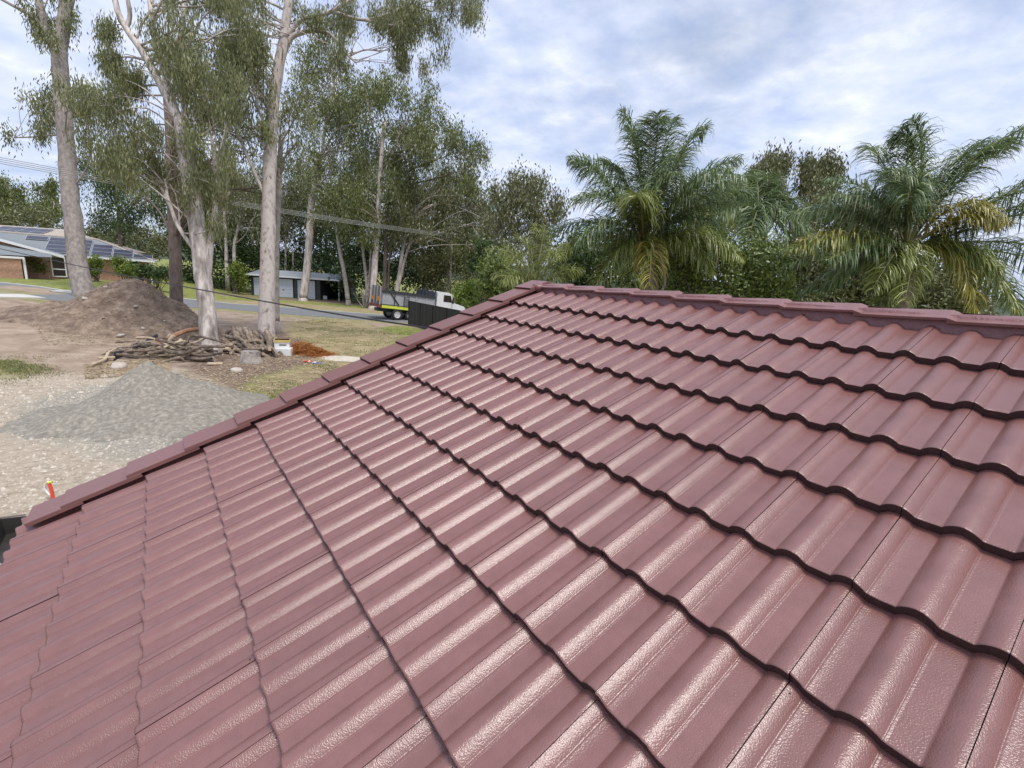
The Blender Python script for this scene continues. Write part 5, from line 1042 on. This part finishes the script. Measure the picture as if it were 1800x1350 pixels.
# left heap of branches
BG = 'branches heaped left of the pale leaning gum'
for i in range(52):
    x = r_.uniform(255, 352); y = 598 + r_.uniform(0, 38) + (352 - x) * 0.06; d = 21.6 + r_.uniform(-1.4, 1.2); c = P(x, y, d); c[2] = np.clip(c[2], 0.06, 0.95)
    an = r_.normal() * 0.35 + 0.25; L = r_.uniform(0.5, 1.5); dv = np.array([math.cos(an), math.sin(an) * 0.8, r_.normal() * 0.10]); dv /= np.linalg.norm(dv)
    log('branch', c - dv * L, c + dv * L, r_.uniform(0.03, 0.1), 'log' if r_.random() < 0.78 else 'log_pale', 'weathered branch in the heap left of the pale leaning gum', BG, bend=0.07, seed=400 + i, cat='branch', taper=0.6)
for i in range(16):
    x = r_.uniform(205, 270); y = 640 - (x - 190) * 0.34 + r_.uniform(-4, 6); d = 20.5 + r_.uniform(-0.8, 0.8); c = P(x, y, d); c[2] = np.clip(c[2], 0.05, 0.6)
    an = 0.45 + r_.normal() * 0.25; L = r_.uniform(0.5, 1.3); dv = np.array([math.cos(an), math.sin(an), r_.normal() * 0.06]); dv /= np.linalg.norm(dv)
    log('branch', c - dv * L, c + dv * L, r_.uniform(0.025, 0.06), 'log', 'weathered branch in the low tail of the heap behind the gravel mound', 'branches behind the gravel mound', bend=0.06, seed=450 + i, cat='branch', taper=0.6)
log('branch', gpz(272, 622, 0.45), gpz(352, 604, 0.75), 0.13, 'log_orange', 'long orange brown curved branch on top of the heap', bend=0.05, seed=480, cat='branch')
log('branch', gpz(160, 645, 0.08), gpz(205, 622, 0.22), 0.06, 'log_pale', 'long pale stick at the far left tip of the branch heap', bend=0.02, seed=481, cat='branch')
log('branch', gpz(174, 635, 0.12), gpz(203, 635, 0.14), 0.055, 'log_pale', 'pale level stick crossing the long one at the heap tip', bend=0.01, seed=482, cat='branch')
log('branch', gpz(303, 628, 0.2), gpz(320, 616, 0.5), 0.09, 'log_pale', 'stubby yellowish branch leaning at the front of the heap', bend=0.02, seed=483, cat='branch')
log('branch', P(292, 608, 21.3), P(306, 590, 21.3), 0.1, 'log_pale', 'pale split branch sticking up out of the heap', bend=0.02, seed=484, cat='branch')
log('timber_post', gpz(336, 635, 0.1), gpz(378, 638, 0.12), 0.1, 'log', 'dark squared timber lying at the foot of the pale leaning gum', bend=0.005, seed=485, cat='post')
log('branch', gpz(366, 643, 0.06), gpz(392, 643, 0.06), 0.08, 'log_pale', 'pale forked stick beside the gravel mound right flank', bend=0.04, seed=486, cat='branch')
log('log', P(393, 594, 24.6), P(405, 580, 24.6), 0.1, 'log', 'charred stub pointing up behind the log heap', seed=487)
# black plastic sheet over the tail of the heap
n = 26; a = np.linspace(0, 1, n); SX, SY = np.meshgrid(a, a); c0 = gpz(203, 630, 0); c1 = gpz(278, 606, 0); w_ = np.array([0.5, -0.75, 0])
base = c0[None, None] * (1 - SX[..., None]) + c1[None, None] * SX[..., None] + w_ * (SY[..., None] - 0.5) * 1.5
base[..., 2] = 0.08 + 0.5 * np.sin(np.pi * SY) * (0.4 + 0.6 * SX) + 0.16 * vnoise(SX * 6, SY * 3, 1.0, 5, 3); id_ = np.arange(n * n).reshape(n, n)
o = link('plastic_sheet', new_mesh('plastic_sheet', base.reshape(-1, 3), np.stack([id_[:-1, :-1], id_[:-1, 1:], id_[1:, 1:], id_[1:, :-1]], -1).reshape(-1, 4), True, [M['plastic_black']])); tag(o, 'crumpled black plastic sheet over the tail of the branch heap', 'plastic sheet')
# clods over the dirt mound
n = 1300; q = np.c_[mc[0] + r_.normal(0, 2.6, n), mc[1] + r_.normal(0, 2.2, n)]; z = np.array([dirt_top(a, b) for a, b in q]); s_ = r_.lognormal(-3.5, 0.5, n)
V = np.array([[1, 0, 0], [0, 1, 0], [-1, 0, 0], [0, -1, 0], [0, 0, 0.9]])[None] * s_[:, None, None] * r_.uniform(0.5, 1.5, (n, 5, 1)) + np.c_[q, z - 0.01][:, None]
F = (np.arange(n)[:, None, None] * 5 + np.array([[0, 1, 4], [1, 2, 4], [2, 3, 4], [3, 0, 4]])[None]).reshape(-1, 3)
o = link('dirt_clods', new_mesh('dirt_clods', V.reshape(-1, 3), F, False, [M['clod']]), kind='stuff'); o['label'] = 'loose clods and stones over the dirt mound'; o['category'] = 'dirt'
# stump
q = gp(441, 637); mb = MB(); r2_ = np.random.default_rng(8); pts = np.array([[0, 0, -.1], [0, 0, 0.1], [0, 0, 0.3], [0.02, 0, 0.5], [0.02, 0, 0.52]])
mb.tube(pts, [0.62, 0.48, 0.37, 0.34, 0.3], 14, 0, 0, 0.09, 8); o = link('tree_stump', mb.mesh('tree_stump', [M['bark_grey']], True), None, Matrix.Translation(Vector(q))); tag(o, 'low grey tree stump in front of the log heap', 'stump')
def rock(px_, py_, s, label, z=None, m='rock', group=None, seed=0):
    q = gp(px_, py_); r_ = np.random.default_rng(seed + int(px_)); V = []; F = []
    for i in range(6):
        for j in range(9):
            b = i / 5 * math.pi; a = j / 9 * 6.283; k = s * r_.uniform(0.82, 1.12); V.append((math.cos(a) * math.sin(b) * k * 1.35, math.sin(a) * math.sin(b) * k, math.cos(b) * k * 0.62))
    for i in range(5):
        for j in range(9): F.append((i * 9 + j, (i + 1) * 9 + j, (i + 1) * 9 + (j + 1) % 9, i * 9 + (j + 1) % 9))
    o = link('rock', new_mesh('rock', V, F, True, [M[m]]), None, Matrix.Translation((q[0], q[1], (q[2] if z is None else z) + s * 0.12)) @ Matrix.Rotation(r_.uniform(0, 3), 4, 'Z')); tag(o, label, 'rock', group)
rock(416, 653, 0.22, 'smooth pale rock lying in front of the stump'); rock(209, 646, 0.28, 'pinkish rock beside the tip of the branch heap'); rock(338, 592, 0.3, 'pale rock left of the pale leaning gum')
def drock(px_, py_, d, s, label, group):
    q = P(px_, py_, d); z = dirt_top(q[0], q[1]); r_ = np.random.default_rng(int(px_ * 3)); V = []; F = []
    for i in range(5):
        for j in range(7):
            b = i / 4 * math.pi; a = j / 7 * 6.283; k = s * r_.uniform(0.75, 1.15); V.append((math.cos(a) * math.sin(b) * k * 1.4, math.sin(a) * math.sin(b) * k, math.cos(b) * k * 0.6))
    for i in range(4):
        for j in range(7): F.append((i * 7 + j, (i + 1) * 7 + j, (i + 1) * 7 + (j + 1) % 7, i * 7 + (j + 1) % 7))
    o = link('rock', new_mesh('rock', V, F, True, [M['rock']]), None, Matrix.Translation((q[0], q[1], z - s * 0.05)) @ Matrix.Rotation(r_.uniform(0, 3), 4, 'Z') @ Matrix.Rotation(r_.normal() * 0.3, 4, 'X')); tag(o, label, 'rock', group)
drock(140, 532, 27.5, 0.42, 'large pale slab of rock at the foot of the grey gum', None)
for a, b, d in ((189, 534, 26), (270, 573, 24), (238, 535, 25), (212, 590, 23.6), (175, 545, 26.5), (285, 535, 25.3), (295, 560, 24.6), (155, 562, 25), (250, 560, 24.3)): drock(a, b, d, 0.09 + 0.035 * ((a * 7) % 3), 'small pale rock half buried in the dirt mound', 'rocks on the dirt mound')
q = gp(497, 624)
mb = MB(); mb.box((-0.42, -0.3, 0), (0.42, 0.3, 0.34)); o = link('foam_box', mb.mesh('foam_box', [M['white']]), None, Matrix.Translation(Vector(q)) @ Matrix.Rotation(0.25, 4, 'Z')); tag(o, 'white foam box on the ground right of the pinkish gum', 'box')
mb = MB(); mb.box((-0.34, -0.22, 0), (0.34, 0.22, 0.42)); mb.box((-0.37, -0.25, 0.3), (0.37, 0.25, 0.42), 1); mb.box((-0.12, -0.225, 0.14), (0.2, -0.2205, 0.2), 2); o = link('cardboard_box', mb.mesh('cardboard_box', [M['white'], M['yellow'], M['charcoal']]), None, Matrix.Translation(Vector(q + np.array([-0.02, 0.05, 0.345]))) @ Matrix.Rotation(0.35, 4, 'Z')); tag(o, 'yellow topped carton standing on the white foam box', 'box')
# orange dry brush heap
q = gp(540, 622); n = 2600; r_ = np.random.default_rng(12); t = r_.uniform(-1, 1, n); hgt = 0.62 * (1 - t ** 2) * (1 - 0.35 * t); px_ = t * 1.35; py_ = r_.normal(0, 0.32, n); pz_ = r_.uniform(0, 1, n) * np.maximum(hgt, 0.05) * np.exp(-(py_ / 0.5) ** 2)
p0 = np.stack([px_, py_, pz_], 1); d_ = r_.normal(size=(n, 3)) * [1, 1, 0.45]; d_ /= np.linalg.norm(d_, axis=1, keepdims=True); s_ = np.cross(d_, r_.normal(size=(n, 3))); s_ /= np.linalg.norm(s_, axis=1, keepdims=True); L = r_.uniform(0.15, 0.4, n)[:, None]
V = np.stack([p0 - d_ * L / 2 - s_ * 0.008, p0 - d_ * L / 2 + s_ * 0.008, p0 + d_ * L / 2 + s_ * 0.008, p0 + d_ * L / 2 - s_ * 0.008], 1).reshape(-1, 3); V[:, 2] = np.maximum(V[:, 2], 0.01)
o = link('brush_heap', new_mesh('brush_heap', V, np.arange(4 * n).reshape(n, 4), False, [M['orange_brush']]), None, Matrix.Translation(Vector(q)) @ Matrix.Rotation(-0.15, 4, 'Z')); tag(o, 'heap of dry orange brush beside the boxes', 'brush heap')
# pale sand spill, rubbish
def patch(name, px_, py_, rx, ry, h, m, label, cat):
    q = gp(px_, py_); V = [(0, 0, h)]; r_ = np.random.default_rng(int(px_)); n = 22
    for k, f in enumerate((0.35, 0.7, 1.0)):
        for j in range(n): a = j / n * 6.283; rr = f * r_.uniform(0.82, 1.15); V.append((math.cos(a) * rx * rr, math.sin(a) * ry * rr, h * (1 - f * f) - (0.04 if f == 1 else 0) + r_.normal() * h * 0.12))
    F = [(0, 1 + j, 1 + (j + 1) % n) for j in range(n)] + [(1 + k * n + j, 1 + (k + 1) * n + j, 1 + (k + 1) * n + (j + 1) % n, 1 + k * n + (j + 1) % n) for k in range(2) for j in range(n)]
    o = link(name, new_mesh(name, V, F, True, [M[m]]), None, Matrix.Translation(Vector(q))); tag(o, label, cat)
M['sand'] = mat('pale_sand', [(0.42, 0.36, 0.28), (0.62, 0.57, 0.48)], scale=6, rough=0.95, bump=0.4, bscale=30)
patch('sand_spill', 604, 630, 1.4, 0.7, 0.07, 'sand', 'spill of pale sand at the roof edge right of the orange brush', 'sand')
for a, b, m, lab in ((541, 638, 'red', 'scrap of red wrapper on the leaf litter'), (549, 638, 'white', 'scrap of white paper on the leaf litter'), (557, 640, 'blue', 'scrap of blue wrapper on the leaf litter')):
    q = gp(a, b); n = 6; gxx, gyy = np.meshgrid(np.linspace(-.2, .2, n), np.linspace(-.14, .14, n)); zz_ = 0.05 + 0.06 * vnoise(gxx * 9, gyy * 9, 1, a, 2); id_ = np.arange(36).reshape(6, 6)
    o = link('litter', new_mesh('litter', np.stack([gxx, gyy, zz_], -1).reshape(-1, 3), np.stack([id_[:-1, :-1], id_[:-1, 1:], id_[1:, 1:], id_[1:, :-1]], -1).reshape(-1, 4), False, [M[m]]), None, Matrix.Translation(Vector(q))); tag(o, lab, 'litter')
q = gp(338, 583); mb = MB()
for k in range(4): mb.box((-0.35 + 0.2 * k, -0.03, 0.02), (-0.25 + 0.2 * k, 0.03, 0.75))
mb.box((-0.4, -0.05, 0.6), (0.45, -0.031, 0.7)); mb.box((-0.4, -0.05, 0.15), (0.45, -0.031, 0.25)); M['redwood'] = mat('reddish_timber', [(0.3, 0.13, 0.1), (0.42, 0.22, 0.17)], rough=0.85)
o = link('pallet', mb.mesh('pallet', [M['redwood']]), None, Matrix.Translation(Vector(q)) @ Matrix.Rotation(0.2, 4, 'Z') @ Matrix.Rotation(-0.5, 4, 'X')); tag(o, 'small reddish slatted crate side leaning by the dark trunk', 'crate')
# red and white marker by the gutter end
q = gp(94, 884); root = thing('survey_marker', q, 'red peg with white tape loop on the gravel behind the gutter', 'marker')
mb = MB(); mb.tube(spline(np.array([[0, 0, -0.05], [0.0, 0, 0.2], [-0.03, 0, 0.34]]), 4), 0.028, 7); link('peg', mb.mesh('peg', [M['red']], True), root, Matrix.Translation(Vector(q)))
mb = MB(); mb.tube(spline(np.array([[-0.03, 0, 0.1], [-0.11, 0, 0.2], [-0.1, 0, 0.3], [-0.03, 0, 0.37]]), 4), 0.018, 6); link('tape_loop', mb.mesh('tape_loop', [M['white']], True), root, Matrix.Translation(Vector(q)))
mb = MB(); mb.tube([[-0.06, 0, 0.34], [0.03, 0, 0.37]], 0.022, 6); link('peg_cap', mb.mesh('peg_cap', [M['hivis']], True), root, Matrix.Translation(Vector(q)))

# ------------------------------------------------------------------ stuff: grass, pebbles, leaf litter; far hills
def scatter_in(polys_px, n, seed):
    r_ = np.random.default_rng(seed); out = []
    for pp in polys_px:
        w = np.array(wpoly(pp)); lo, hi = w.min(0), w.max(0); k = 0; need = n
        while need > 0:
            q = r_.uniform(lo, hi, (need * 4 + 50, 2)); q = q[in_poly(q[:, 0], q[:, 1], [tuple(t) for t in w])][:need]; out.append(q); need -= len(q)
    return np.concatenate(out)
def gh(x, y): return hbase(x, y) + sstep(3.6, 5.2, road_dist(x, y)) * (0.10 * vnoise(x, y, 3.0, 1) + 0.03 * vnoise(x, y, 0.7, 5, 2))
def blades(name, q, hgt, wid, m, seed, label):
    r_ = np.random.default_rng(seed); q = q + r_.normal(0, 0.55, q.shape); q = q[vnoise(q[:, 0], q[:, 1], 1.1, seed, 4) > r_.uniform(-0.25, 0.35, len(q))]; n = len(q); z = gh(q[:, 0], q[:, 1]) - 0.01; p0 = np.c_[q, z]; a = r_.uniform(0, 6.28, n); s_ = np.c_[np.cos(a), np.sin(a), np.zeros(n)] * wid
    h = hgt * r_.uniform(0.5, 1.3, n); tip = p0 + np.c_[r_.normal(0, 0.5, n) * h, r_.normal(0, 0.5, n) * h, h]
    V = np.stack([p0 - s_, p0 + s_, tip], 1).reshape(-1, 3); me = new_mesh(name, V, np.arange(3 * n).reshape(n, 3), False, [M[m]]); attr_float(me, 'tone', np.repeat(r_.uniform(0, 1, n), 3))
    o = link(name, me, kind='stuff'); o['label'] = label; o['category'] = 'grass'
blades('grass', scatter_in([[(395, 735), (440, 680), (520, 650), (600, 640), (560, 700), (420, 780)], [(-60, 632), (60, 632), (78, 650), (62, 668), (-10, 672)]], 9000, 1), 0.07, 0.012, 'grassb', 2, 'patchy short green grass on the dirt block')
blades('dry_grass', scatter_in([[(500, 566), (560, 560), (660, 572), (740, 590), (690, 650), (560, 660), (520, 600)]], 16000, 3), 0.08, 0.016, 'grassb', 4, 'thin dry grass right of the pinkish gum')
q = scatter_in([[(-80, 680), (60, 662), (200, 655), (450, 690), (420, 770), (250, 860), (60, 940), (-80, 1000)]], 9000, 5)
r_ = np.random.default_rng(6); n = len(q); z = gh(q[:, 0], q[:, 1]); s_ = r_.lognormal(-4.1, 0.5, n)
oc = np.array([[1, 0, 0], [0, 1, 0], [-1, 0, 0], [0, -1, 0], [0, 0, 0.8]]); ang = r_.uniform(0, 6.28, n); V = oc[None] * s_[:, None, None] * r_.uniform(0.6, 1.4, (n, 5, 1)); V = np.stack([V[..., 0] * np.cos(ang)[:, None] - V[..., 1] * np.sin(ang)[:, None], V[..., 0] * np.sin(ang)[:, None] + V[..., 1] * np.cos(ang)[:, None], V[..., 2]], -1) + np.c_[q, z][:, None]
F = (np.arange(n)[:, None, None] * 5 + np.array([[0, 1, 4], [1, 2, 4], [2, 3, 4], [3, 0, 4]])[None]).reshape(-1, 3)
o = link('pebbles', new_mesh('pebbles', V.reshape(-1, 3), F, False, [M['pebble']]), kind='stuff'); o['label'] = 'pale gravel stones strewn over the tan ground'; o['category'] = 'gravel'
q = scatter_in([[(300, 660), (400, 640), (480, 610), (600, 640), (580, 680), (430, 690)], [(150, 640), (300, 630), (300, 660), (150, 665)], [(60, 570), (330, 570), (300, 610), (80, 610)]], 2600, 7); n = len(q); r_ = np.random.default_rng(8)
z = gh(q[:, 0], q[:, 1]) + 0.02; a = r_.uniform(0, 6.28, n); L = r_.uniform(0.06, 0.3, n); w = r_.uniform(0.012, 0.03, n); d_ = np.c_[np.cos(a), np.sin(a), r_.normal(0, 0.12, n)]; s2 = np.c_[-np.sin(a), np.cos(a), np.zeros(n)]; p0 = np.c_[q, z]
V = np.stack([p0 - d_ * L[:, None] / 2, p0 + s2 * w[:, None], p0 + d_ * L[:, None] / 2, p0 - s2 * w[:, None]], 1).reshape(-1, 3)
o = link('leaf_litter', new_mesh('leaf_litter', V, np.arange(4 * n).reshape(n, 4), False, [M['straw']]), kind='stuff'); o['label'] = 'dry bark strips and leaf litter around the trunks'; o['category'] = 'litter'
# hills
def hills(dist, az0, az1, hh, seed, name):
    n = 90; az = np.linspace(R(az0), R(az1), n); V = []; F = []; prof_ = hh * (0.55 + 0.45 * vnoise(az * 5, az * 0, 1.0, seed, 4))
    for k, (f, zf) in enumerate(((0.8, -0.1), (0.9, 0.55), (1.0, 1.0), (1.25, -0.1))):
        for i in range(n): V.append((math.sin(az[i]) * dist * f, math.cos(az[i]) * dist * f, prof_[i] * zf - (8 if zf < 0 else 0)))
    for k in range(3):
        for i in range(n - 1): F.append((k * n + i, k * n + i + 1, (k + 1) * n + i + 1, (k + 1) * n + i))
    link(name, new_mesh(name, V, F, True, [M['hill']]), kind='structure')
hills(900, 10, 75, 38, 3, 'hill'); hills(700, -75, 12, 40, 8, 'hill')
